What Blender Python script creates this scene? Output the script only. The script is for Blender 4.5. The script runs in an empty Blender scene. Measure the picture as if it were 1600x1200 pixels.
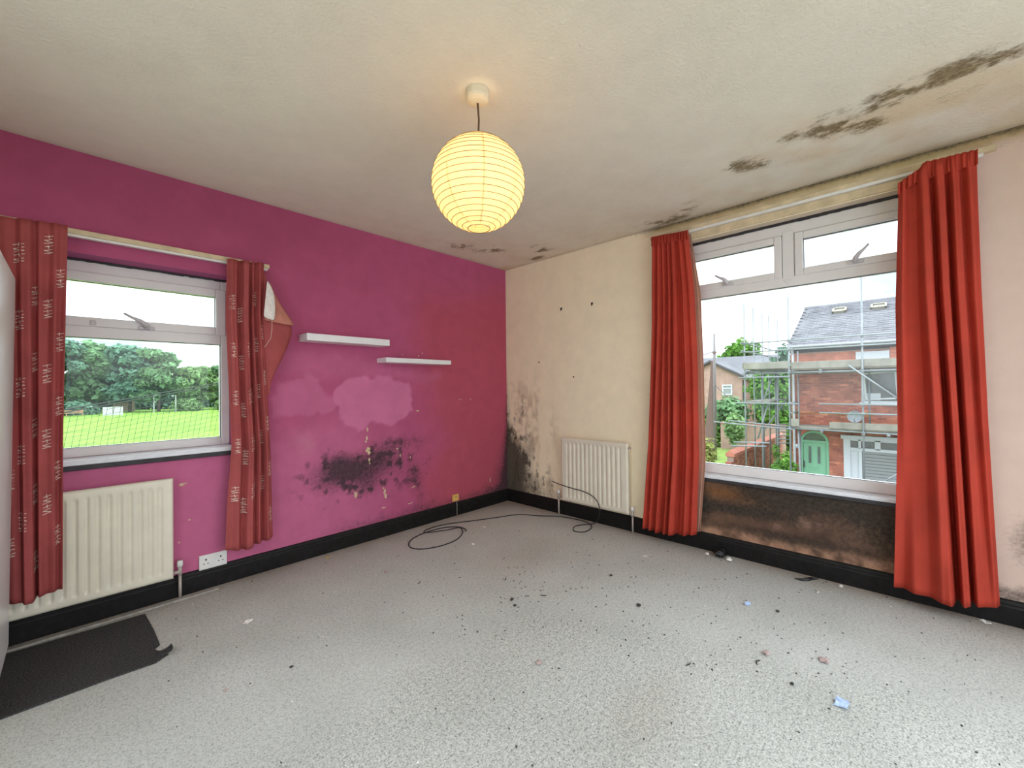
import bpy, bmesh, math, random
import numpy as np
from mathutils import Vector, Matrix

# ------------------------------------------------------------------ camera, sky, exposure
SC = bpy.context.scene
COL = SC.collection
random.seed(7)
RNG = np.random.default_rng(11)

cam_data = bpy.data.cameras.new('camera')
cam = bpy.data.objects.new('camera', cam_data)
COL.objects.link(cam)
SC.camera = cam
cam_data.sensor_width = 36.0
cam_data.lens = 36.0 * 650.6 / 1600.0
cam_data.clip_start = 0.02
cam_data.clip_end = 600
_R = ((0.68926807, -0.72442714, -0.01071663), (-0.00117245, 0.01367631, -0.99990579), (0.72450546, 0.68921569, 0.00857729))
cam.matrix_world = Matrix(((_R[0][0], -_R[1][0], -_R[2][0], -3.2505),
                           (_R[0][1], -_R[1][1], -_R[2][1], -3.1735),
                           (_R[0][2], -_R[1][2], -_R[2][2], 1.2219), (0, 0, 0, 1)))

SKY_HORIZON = 1.55
EXPOSURE = 1.18
LANTERN_RADIANCE = 33.0

SC.view_settings.view_transform = 'Standard'
SC.view_settings.look = 'None'
SC.view_settings.gamma = 1.0
SC.view_settings.use_curve_mapping = False
SC.view_settings.exposure = EXPOSURE
SC.cycles.use_denoising = True
SC.cycles.max_bounces = 16
SC.cycles.diffuse_bounces = 10
SC.cycles.transparent_max_bounces = 24
SC.cycles.sample_clamp_indirect = 6.0


def lin(r, g, b):
    f = lambda c: (c / 255 / 12.92) if c / 255 <= 0.04045 else ((c / 255 + 0.055) / 1.055) ** 2.4
    return (f(r), f(g), f(b))


def build_world():
    w = bpy.data.worlds.new('overcast_sky')
    SC.world = w
    w.use_nodes = True
    nt = w.node_tree
    nt.nodes.clear()
    N = nt.nodes.new
    L = nt.links.new
    out = N('ShaderNodeOutputWorld')
    bg = N('ShaderNodeBackground')
    tc = N('ShaderNodeTexCoord')
    sep = N('ShaderNodeSeparateXYZ')
    L(tc.outputs['Generated'], sep.inputs[0])
    mx = N('ShaderNodeMath'); mx.operation = 'MAXIMUM'; mx.inputs[1].default_value = 0.0
    L(sep.outputs['Z'], mx.inputs[0])
    # overcast sky: brightness rises towards the zenith as 1 + 2 sin(elevation)
    ma = N('ShaderNodeMath'); ma.operation = 'MULTIPLY_ADD'
    ma.inputs[1].default_value = 2.0; ma.inputs[2].default_value = 1.0
    L(mx.outputs[0], ma.inputs[0])
    mp = N('ShaderNodeMapping'); mp.inputs['Scale'].default_value = (1.0, 1.0, 3.2)
    L(tc.outputs['Generated'], mp.inputs[0])
    no = N('ShaderNodeTexNoise'); no.inputs['Scale'].default_value = 2.6
    no.inputs['Detail'].default_value = 6; no.inputs['Roughness'].default_value = 0.55
    L(mp.outputs[0], no.inputs['Vector'])
    cr = N('ShaderNodeValToRGB')
    cr.color_ramp.elements[0].position = 0.38; cr.color_ramp.elements[0].color = (0.215, 0.29, 0.335, 1)
    cr.color_ramp.elements[1].position = 0.62; cr.color_ramp.elements[1].color = (0.94, 0.98, 1.04, 1)
    L(no.outputs['Fac'], cr.inputs[0])
    mu = N('ShaderNodeMath'); mu.operation = 'MULTIPLY'; mu.inputs[1].default_value = SKY_HORIZON
    L(ma.outputs[0], mu.inputs[0])
    L(cr.outputs[0], bg.inputs['Color'])
    L(mu.outputs[0], bg.inputs['Strength'])
    L(bg.outputs[0], out.inputs[0])


build_world()

# ------------------------------------------------------------------ helpers
PI = math.pi


def new_mat(name):
    m = bpy.data.materials.new(name)
    m.use_nodes = True
    nt = m.node_tree
    nt.nodes.clear()
    out = nt.nodes.new('ShaderNodeOutputMaterial')
    return m, nt, out


def noise(nt, scale, detail=4, rough=0.55, coord=None, stretch=None):
    tc = nt.nodes.new('ShaderNodeTexCoord')
    src = tc.outputs['Object']
    if stretch:
        mp = nt.nodes.new('ShaderNodeMapping'); mp.inputs['Scale'].default_value = stretch
        nt.links.new(src, mp.inputs[0]); src = mp.outputs[0]
    n = nt.nodes.new('ShaderNodeTexNoise')
    n.inputs['Scale'].default_value = scale
    n.inputs['Detail'].default_value = detail
    n.inputs['Roughness'].default_value = rough
    nt.links.new(src, n.inputs['Vector'])
    return n


def ramp(nt, fac, stops):
    r = nt.nodes.new('ShaderNodeValToRGB')
    el = r.color_ramp.elements
    while len(el) > 1: el.remove(el[-1])
    for i, (p, c) in enumerate(stops):
        e = el[0] if i == 0 else el.new(p)
        e.position = p
        e.color = (*c, 1) if len(c) == 3 else c
    nt.links.new(fac, r.inputs[0])
    return r


def bump(nt, height, strength, dist=0.01):
    b = nt.nodes.new('ShaderNodeBump')
    b.inputs['Strength'].default_value = strength
    b.inputs['Distance'].default_value = dist
    nt.links.new(height, b.inputs['Height'])
    return b


def plain(name, col, rough=0.6, metal=0.0, var=0.12, scale=18, bmp=0.0, bscale=120, trans=0.0, spec=0.5, stretch=None):
    """one colour with a little noise variation"""
    m, nt, out = new_mat(name)
    p = nt.nodes.new('ShaderNodeBsdfPrincipled')
    n = noise(nt, scale, 5, 0.6, stretch=stretch)
    lo = tuple(c * (1 - var) for c in col); hi = tuple(min(1, c * (1 + var)) for c in col)
    r = ramp(nt, n.outputs['Fac'], [(0.3, lo), (0.7, hi)])
    nt.links.new(r.outputs[0], p.inputs['Base Color'])
    p.inputs['Roughness'].default_value = rough
    p.inputs['Metallic'].default_value = metal
    p.inputs['Specular IOR Level'].default_value = spec
    if bmp:
        nb = noise(nt, bscale, 3, 0.6)
        nt.links.new(bump(nt, nb.outputs['Fac'], bmp, 0.004).outputs[0], p.inputs['Normal'])
    sh = p.outputs[0]
    if trans:
        t = nt.nodes.new('ShaderNodeBsdfTranslucent')
        nt.links.new(r.outputs[0], t.inputs['Color'])
        mx = nt.nodes.new('ShaderNodeMixShader'); mx.inputs[0].default_value = trans
        nt.links.new(sh, mx.inputs[1]); nt.links.new(t.outputs[0], mx.inputs[2]); sh = mx.outputs[0]
    nt.links.new(sh, out.inputs[0])
    return m


def glass_mat(name, tint=(0.97, 0.985, 0.98)):
    m, nt, out = new_mat(name)
    t = nt.nodes.new('ShaderNodeBsdfTransparent'); t.inputs[0].default_value = (*tint, 1)
    g = nt.nodes.new('ShaderNodeBsdfGlossy'); g.inputs['Roughness'].default_value = 0.02
    f = nt.nodes.new('ShaderNodeFresnel'); f.inputs['IOR'].default_value = 1.35
    n = noise(nt, 30, 4)
    h = nt.nodes.new('ShaderNodeMath'); h.operation = 'MULTIPLY'
    r = ramp(nt, n.outputs['Fac'], [(0, (0.8,) * 3), (1, (1.0,) * 3)])
    nt.links.new(f.outputs[0], h.inputs[0]); nt.links.new(r.outputs[0], h.inputs[1])
    mx = nt.nodes.new('ShaderNodeMixShader')
    nt.links.new(h.outputs[0], mx.inputs[0]); nt.links.new(t.outputs[0], mx.inputs[1]); nt.links.new(g.outputs[0], mx.inputs[2])
    nt.links.new(mx.outputs[0], out.inputs[0])
    return m


class MB:
    """collects boxes, tubes, lathes, sheets into one mesh"""
    def __init__(s): s.v = []; s.f = []

    def add(s, vs, fs):
        o = len(s.v); s.v.extend([tuple(map(float, q)) for q in vs]); s.f.extend([tuple(i + o for i in q) for q in fs]); return s

    def box(s, x0, x1, y0, y1, z0, z1):
        x0, x1 = min(x0, x1), max(x0, x1); y0, y1 = min(y0, y1), max(y0, y1); z0, z1 = min(z0, z1), max(z0, z1)
        return s.add([(x0, y0, z0), (x1, y0, z0), (x1, y1, z0), (x0, y1, z0), (x0, y0, z1), (x1, y0, z1), (x1, y1, z1), (x0, y1, z1)],
                     [(0, 3, 2, 1), (4, 5, 6, 7), (0, 1, 5, 4), (1, 2, 6, 5), (2, 3, 7, 6), (3, 0, 4, 7)])

    def tube(s, pts, r, n=8, cap=True):
        pts = [Vector(q) for q in pts]
        rs = r if isinstance(r, (list, tuple)) else [r] * len(pts)
        rings = []
        up = Vector((0, 0, 1))
        t0 = (pts[1] - pts[0]).normalized()
        a = t0.cross(up)
        if a.length < 0.05: a = t0.cross(Vector((1, 0, 0)))
        a.normalize()
        for i, q in enumerate(pts):
            t = (pts[min(i + 1, len(pts) - 1)] - pts[max(i - 1, 0)]).normalized()
            a = (a - t * a.dot(t)).normalized(); b = t.cross(a)
            rings.append([q + (a * math.cos(2 * PI * k / n) + b * math.sin(2 * PI * k / n)) * rs[i] for k in range(n)])
        vs = [x for R in rings for x in R]; fs = []
        for i in range(len(pts) - 1):
            for k in range(n):
                fs.append((i * n + k, i * n + (k + 1) % n, (i + 1) * n + (k + 1) % n, (i + 1) * n + k))
        if cap: fs += [tuple(range(n))[::-1], tuple((len(pts) - 1) * n + k for k in range(n))]
        return s.add(vs, fs)

    def lathe(s, c, prof, n=24, axis='z', closed=False):
        vs = []; fs = []
        for (r, h) in prof:
            for k in range(n):
                a = 2 * PI * k / n; p, q = r * math.cos(a), r * math.sin(a)
                vs.append({'z': (c[0] + p, c[1] + q, c[2] + h), 'y': (c[0] + p, c[1] + h, c[2] + q), 'x': (c[0] + h, c[1] + p, c[2] + q)}[axis])
        m = len(prof)
        for i in range(m - 1 if not closed else m):
            j = (i + 1) % m
            for k in range(n): fs.append((i * n + k, i * n + (k + 1) % n, j * n + (k + 1) % n, j * n + k))
        return s.add(vs, fs)

    def prism(s, poly, axis, a, b):
        """polygon (list of 2-tuples) extruded along axis from a to b"""
        def P(q, h): return {'x': (h, q[0], q[1]), 'y': (q[0], h, q[1]), 'z': (q[0], q[1], h)}[axis]
        n = len(poly)
        vs = [P(q, a) for q in poly] + [P(q, b) for q in poly]
        fs = [tuple(range(n)), tuple(range(2 * n - 1, n - 1, -1))] + [(i, n + i, n + (i + 1) % n, (i + 1) % n) for i in range(n)]
        return s.add(vs, fs)

    def build(s, name, mat, parent=None, bevel=0.0, smooth=False, solid=0.0, seg=2, kind=None, angle=40):
        me = bpy.data.meshes.new(name)
        me.from_pydata(s.v, [], s.f)
        me.update()
        bm = bmesh.new(); bm.from_mesh(me)
        bmesh.ops.recalc_face_normals(bm, faces=bm.faces)
        bm.to_mesh(me); bm.free()
        o = bpy.data.objects.new(name, me)
        COL.objects.link(o)
        if mat: me.materials.append(mat)
        if parent: 
            o.parent = parent
            o.matrix_parent_inverse = parent.matrix_world.inverted() if not isinstance(parent, str) else o.matrix_parent_inverse
        if solid:
            md = o.modifiers.new('thickness', 'SOLIDIFY'); md.thickness = solid; md.offset = 0
        if bevel:
            md = o.modifiers.new('bevel', 'BEVEL'); md.width = bevel; md.segments = seg; md.limit_method = 'ANGLE'; md.angle_limit = math.radians(35)
        if smooth:
            for p in me.polygons: p.use_smooth = True
        if kind: o['kind'] = kind
        return o


def tag(o, label=None, cat=None, group=None, kind=None):
    if label: o['label'] = label
    if cat: o['category'] = cat
    if group: o['group'] = group
    if kind: o['kind'] = kind
    return o


def empty(name, loc, label=None, cat=None, group=None, kind=None):
    o = bpy.data.objects.new(name, None)
    COL.objects.link(o)
    o.location = loc
    o.empty_display_size = 0.1
    o.matrix_world = Matrix.Translation(loc)
    return tag(o, label, cat, group, kind)


def vnoise(x, y, scale, seed, octaves=4):
    """value noise, fbm, 0..1"""
    tot = np.zeros_like(x); amp = 1.0; norm = 0
    for k in range(octaves):
        r = np.random.default_rng(seed * 131 + k).random((64, 64))
        u = x * scale; v = y * scale
        i = np.floor(u).astype(int); j = np.floor(v).astype(int)
        fu = u - i; fv = v - j
        fu = fu * fu * (3 - 2 * fu); fv = fv * fv * (3 - 2 * fv)
        g = lambda a, b: r[a % 64, b % 64]
        tot += amp * ((g(i, j) * (1 - fu) + g(i + 1, j) * fu) * (1 - fv) + (g(i, j + 1) * (1 - fu) + g(i + 1, j + 1) * fu) * fv)
        norm += amp; amp *= 0.55; scale *= 2.03
    return tot / norm


def sstep(a, b, x):
    t = np.clip((x - a) / (b - a), 0, 1)
    return t * t * (3 - 2 * t)


def blob(x, y, cx, cy, rx, ry, rot=0.0):
    c, s = math.cos(rot), math.sin(rot)
    dx = x - cx; dy = y - cy
    u = (dx * c + dy * s) / rx; v = (-dx * s + dy * c) / ry
    return np.exp(-(u * u + v * v))


def surface_grid(name, us, vs, holes, P, slabs, paint, mat, parent=None):
    """a finely divided surface (with rectangular holes) plus slabs behind it; paint(u, v) -> rgb, mould"""
    us = np.array(us); vs = np.array(vs)
    U, V = np.meshgrid(us, vs, indexing='ij')
    nu, nv = len(us), len(vs)
    verts = [P(a, b) for a, b in zip(U.ravel(), V.ravel())]
    faces = []
    for i in range(nu - 1):
        cu = (us[i] + us[i + 1]) / 2
        for j in range(nv - 1):
            cv = (vs[j] + vs[j + 1]) / 2
            if any(h[0] < cu < h[1] and h[2] < cv < h[3] for h in holes): continue
            a = i * nv + j
            faces.append((a, a + nv, a + nv + 1, a + 1))
    rgb, mo = paint(U.ravel(), V.ravel())
    col = np.concatenate([rgb, mo[:, None]], 1)
    mb = MB()
    for b in slabs: mb.box(*b)
    base = np.array([[*paint.base, 0.0]] * len(mb.v)) if mb.v else np.zeros((0, 4))
    n0 = len(verts)
    me = bpy.data.meshes.new(name)
    me.from_pydata(verts + mb.v, [], faces + [tuple(i + n0 for i in f) for f in mb.f])
    at = me.color_attributes.new('paint', 'FLOAT_COLOR', 'POINT')
    at.data.foreach_set('color', np.concatenate([col, base]).astype(np.float32).ravel())
    me.materials.append(mat)
    me.update()
    o = bpy.data.objects.new(name, me)
    COL.objects.link(o)
    if parent: o.parent = parent
    return o


def cuts(a, b, step, extra=()):
    s = sorted(set([a, b] + [e for e in extra if a < e < b]))
    out = []
    for p, q in zip(s, s[1:]):
        n = max(1, int(round((q - p) / step)))
        out += [p + (q - p) * k / n for k in range(n)]
    return out + [b]


def painted_mat(name, mould_lo, mould_hi, rough=0.85, nscale=42, namp=1.0, bscale=140, bstr=0.25, var=0.10, bdist=0.004, stretch=None, f0=0.22, f1=1.05):
    """wall paint from the 'paint' attribute (colour of the paint itself, alpha = mould growth) broken up by noise"""
    m, nt, out = new_mat(name)
    p = nt.nodes.new('ShaderNodeBsdfPrincipled')
    at = nt.nodes.new('ShaderNodeAttribute'); at.attribute_name = 'paint'
    n1 = noise(nt, nscale, 9, 0.78, stretch=stretch)
    n2 = noise(nt, 7, 6, 0.6)
    # mould factor
    ad = nt.nodes.new('ShaderNodeMath'); ad.operation = 'MULTIPLY_ADD'
    ad.inputs[1].default_value = namp; ad.inputs[2].default_value = -0.5 * namp
    nt.links.new(n1.outputs['Fac'], ad.inputs[0])
    su = nt.nodes.new('ShaderNodeMath'); su.operation = 'ADD'
    nt.links.new(at.outputs['Alpha'], su.inputs[0]); nt.links.new(ad.outputs[0], su.inputs[1])
    mr = nt.nodes.new('ShaderNodeMapRange'); mr.interpolation_type = 'SMOOTHSTEP'
    mr.inputs['From Min'].default_value = f0; mr.inputs['From Max'].default_value = f1
    nt.links.new(su.outputs[0], mr.inputs['Value'])
    # keep mould off clean paint
    gt = nt.nodes.new('ShaderNodeMapRange'); gt.inputs['From Min'].default_value = 0.02; gt.inputs['From Max'].default_value = 0.15
    nt.links.new(at.outputs['Alpha'], gt.inputs['Value'])
    mm = nt.nodes.new('ShaderNodeMath'); mm.operation = 'MULTIPLY'
    mr.inputs['To Max'].default_value = 0.92
    nt.links.new(mr.outputs[0], mm.inputs[0]); nt.links.new(gt.outputs[0], mm.inputs[1])
    mc = ramp(nt, n1.outputs['Fac'], [(0.36, mould_hi), (0.62, mould_lo)])
    vr = ramp(nt, n2.outputs['Fac'], [(0.25, (1 - var,) * 3), (0.75, (1 + var,) * 3)])
    mu = nt.nodes.new('ShaderNodeMix'); mu.data_type = 'RGBA'; mu.blend_type = 'MULTIPLY'; mu.inputs[0].default_value = 1.0
    nt.links.new(at.outputs['Color'], mu.inputs[6]); nt.links.new(vr.outputs[0], mu.inputs[7])
    mx = nt.nodes.new('ShaderNodeMix'); mx.data_type = 'RGBA'
    nt.links.new(mm.outputs[0], mx.inputs[0]); nt.links.new(mu.outputs[2], mx.inputs[6]); nt.links.new(mc.outputs[0], mx.inputs[7])
    nt.links.new(mx.outputs[2], p.inputs['Base Color'])
    p.inputs['Roughness'].default_value = rough
    p.inputs['Specular IOR Level'].default_value = 0.25
    nb = noise(nt, bscale, 4, 0.6)
    nt.links.new(bump(nt, nb.outputs['Fac'], bstr, bdist).outputs[0], p.inputs['Normal'])
    nt.links.new(p.outputs[0], out.inputs[0])
    return m


# ------------------------------------------------------------------ materials
M = {}
M['purple'] = painted_mat('purple_paint', (0.024, 0.018, 0.022), (0.075, 0.05, 0.06), bscale=180, bstr=0.18, var=0.10)
M['cream'] = painted_mat('cream_paint', (0.016, 0.014, 0.012), (0.06, 0.048, 0.036), bscale=160, bstr=0.2, var=0.05)
M['ceiling'] = painted_mat('ceiling_paint', (0.075, 0.045, 0.012), (0.34, 0.25, 0.13), nscale=48, namp=1.7, bscale=70, bstr=0.6, f0=.28, f1=1.0, stretch=(1.5, 0.7, 1), var=0.05, bdist=0.006)
M['black_gloss'] = plain('black_gloss_paint', (0.009, 0.008, 0.008), 0.5, var=0.5, scale=30, bmp=0.15, spec=0.22)
M['upvc'] = plain('white_upvc', (0.74, 0.71, 0.70), 0.35, var=0.04, scale=8)
M['sill'] = plain('white_sill_gloss', (0.72, 0.74, 0.78), 0.25, var=0.08, scale=20)
M['dark_edge'] = plain('mouldy_sill_edge', (0.03, 0.026, 0.03), 0.6, var=0.4)
M['gasket'] = plain('dark_gasket', (0.05, 0.05, 0.05), 0.6)
M['handle'] = plain('grey_white_handle', (0.55, 0.52, 0.54), 0.35, var=0.05)
M['glass'] = glass_mat('window_glass')
M['radiator'] = plain('cream_radiator_enamel', (0.72, 0.67, 0.55), 0.38, var=0.05, scale=9)
M['valve'] = plain('aged_valve_metal', (0.45, 0.40, 0.36), 0.5, 0.2)
M['white_plastic'] = plain('white_plastic', (0.75, 0.74, 0.72), 0.35, var=0.05)
M['dark_hole'] = plain('dark_slots', (0.01, 0.01, 0.01), 0.8)
M['yellow_plate'] = plain('yellowed_plate', (0.72, 0.43, 0.12), 0.45, var=0.12, scale=60)
M['shelf'] = plain('white_shelf_laminate', (0.80, 0.79, 0.80), 0.4, var=0.03)
M['red_cloth'] = plain('red_curtain_cloth', (0.58, 0.072, 0.044), 0.75, var=0.10, scale=5, bmp=0.2, bscale=600, trans=0.30, spec=0.25)
M['lining'] = plain('pale_curtain_lining', (0.62, 0.36, 0.27), 0.8, var=0.06, trans=0.35, spec=0.2)
M['print_cloth'] = plain('printed_red_curtain_cloth', (0.46, 0.098, 0.096), 0.7, var=0.14, scale=6, bmp=0.2, bscale=600, trans=0.25, spec=0.3)
M['cloth_back'] = plain('pink_reverse_of_curtain', (0.62, 0.26, 0.20), 0.8, var=0.1, trans=0.25, spec=0.2)
M['print_white'] = plain('off_white_print', (0.75, 0.60, 0.52), 0.8, var=0.1)
M['label_cloth'] = plain('white_lining_label', (0.75, 0.70, 0.66), 0.85, var=0.12, scale=60)
M['string'] = plain('pale_string', (0.62, 0.45, 0.38), 0.8)
M['batten'] = plain('cream_painted_timber', (0.62, 0.50, 0.32), 0.6, var=0.18, scale=14)
M['track'] = plain('white_curtain_track', (0.78, 0.76, 0.72), 0.4, var=0.05)
M['cable'] = plain('black_cable', (0.012, 0.012, 0.012), 0.5)
M['fridge'] = plain('white_appliance_enamel', (0.78, 0.80, 0.80), 0.3, var=0.03)
M['fridge_grey'] = plain('grey_recess', (0.36, 0.35, 0.42), 0.5, var=0.06)
M['mat'] = plain('dark_grey_matting', (0.055, 0.053, 0.054), 0.95, var=0.7, scale=150, bmp=0.5, bscale=300, spec=0.1)
M['gripper'] = plain('bare_grey_timber_strip', (0.30, 0.28, 0.25), 0.9, var=0.3, scale=40)
M['paper'] = plain('white_paper_scrap', (0.80, 0.78, 0.74), 0.8, var=0.06)
M['blue_paper'] = plain('pale_blue_wrapper', (0.42, 0.55, 0.85), 0.6, var=0.25, scale=80)
M['brown_bit'] = plain('brown_dry_leaf', (0.11, 0.075, 0.055), 0.9, var=0.4, scale=90)
M['pink_bit'] = plain('dusty_pink_scrap', (0.42, 0.32, 0.30), 0.9, var=0.35, scale=90)
M['dark_bit'] = plain('dark_fluff', (0.05, 0.045, 0.042), 0.95, var=0.5, scale=90)
M['yellow_bit'] = plain('mustard_scrap', (0.50, 0.33, 0.08), 0.8, var=0.2)
M['black_bag'] = plain('black_polythene', (0.012, 0.011, 0.011), 0.4, var=0.4)
M['rose'] = plain('cream_ceiling_rose', (0.70, 0.62, 0.45), 0.5, var=0.08)
M['cord'] = plain('brown_flex', (0.10, 0.055, 0.03), 0.7)
M['rib'] = plain('wire_rib', (0.28, 0.20, 0.09), 0.6)
M['hook'] = plain('black_metal_hook', (0.015, 0.015, 0.015), 0.4, 0.5)
M['plaster'] = plain('exposed_plaster', (0.62, 0.48, 0.30), 0.95, var=0.25, scale=50)


def paper_mat():
    m, nt, out = new_mat('lantern_paper')
    n = noise(nt, 40, 5)
    r = ramp(nt, n.outputs['Fac'], [(0.3, (0.81, 0.67, 0.42)), (0.7, (0.87, 0.74, 0.49))])
    d = nt.nodes.new('ShaderNodeBsdfDiffuse'); t = nt.nodes.new('ShaderNodeBsdfTranslucent')
    nt.links.new(r.outputs[0], d.inputs[0]); nt.links.new(r.outputs[0], t.inputs[0])
    mx = nt.nodes.new('ShaderNodeMixShader'); mx.inputs[0].default_value = 0.5
    nt.links.new(d.outputs[0], mx.inputs[1]); nt.links.new(t.outputs[0], mx.inputs[2])
    nt.links.new(mx.outputs[0], out.inputs[0])
    return m


M['paper_shade'] = paper_mat()


def carpet_mat():
    m, nt, out = new_mat('grey_carpet')
    p = nt.nodes.new('ShaderNodeBsdfPrincipled')
    at = nt.nodes.new('ShaderNodeAttribute'); at.attribute_name = 'paint'
    n1 = noise(nt, 150, 4, 0.75)
    n2 = noise(nt, 60, 4, 0.7)
    n3 = noise(nt, 2.2, 4, 0.6)
    # pile shows its dark roots more where it is not flattened (alpha = fluffiness)
    ad = nt.nodes.new('ShaderNodeMath'); ad.operation = 'MULTIPLY_ADD'; ad.inputs[1].default_value = 0.45
    nt.links.new(n2.outputs['Fac'], ad.inputs[0]); nt.links.new(n1.outputs['Fac'], ad.inputs[2])
    r = ramp(nt, ad.outputs[0], [(0.57, (0.38, 0.38, 0.38)), (0.70, (0.86, 0.86, 0.85)), (0.86, (1.22, 1.22, 1.20))])
    fl = ramp(nt, ad.outputs[0], [(0.56, (0.66, 0.66, 0.66)), (0.76, (1.06, 1.06, 1.06))])
    mf = nt.nodes.new('ShaderNodeMix'); mf.data_type = 'RGBA'
    nt.links.new(at.outputs['Alpha'], mf.inputs[0]); nt.links.new(fl.outputs[0], mf.inputs[6]); nt.links.new(r.outputs[0], mf.inputs[7])
    mu = nt.nodes.new('ShaderNodeMix'); mu.data_type = 'RGBA'; mu.blend_type = 'MULTIPLY'; mu.inputs[0].default_value = 1.0
    nt.links.new(at.outputs['Color'], mu.inputs[6]); nt.links.new(mf.outputs[2], mu.inputs[7])
    v3 = ramp(nt, n3.outputs['Fac'], [(0.3, (0.92, 0.92, 0.91)), (0.7, (1.06, 1.06, 1.06))])
    m2 = nt.nodes.new('ShaderNodeMix'); m2.data_type = 'RGBA'; m2.blend_type = 'MULTIPLY'; m2.inputs[0].default_value = 1.0
    nt.links.new(mu.outputs[2], m2.inputs[6]); nt.links.new(v3.outputs[0], m2.inputs[7])
    nt.links.new(m2.outputs[2], p.inputs['Base Color'])
    p.inputs['Roughness'].default_value = 1.0
    p.inputs['Specular IOR Level'].default_value = 0.05
    nt.links.new(bump(nt, ad.outputs[0], 0.55, 0.006).outputs[0], p.inputs['Normal'])
    nt.links.new(p.outputs[0], out.inputs[0])
    return m


M['carpet'] = carpet_mat()

# ------------------------------------------------------------------ room shell
H = 2.5
XL, YR = -4.05, -4.10          # left side wall and rear wall
G = -2.75                      # street level: the room is on the first floor
# openings
W1 = (-3.50, -2.53, 0.85, 1.96)          # x0 x1 z0 z1 in the back wall (y = 0)
W2 = (-3.30, -1.88, 0.535, 2.33)         # y0 y1 z0 z1 in the right wall (x = 0)


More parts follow.
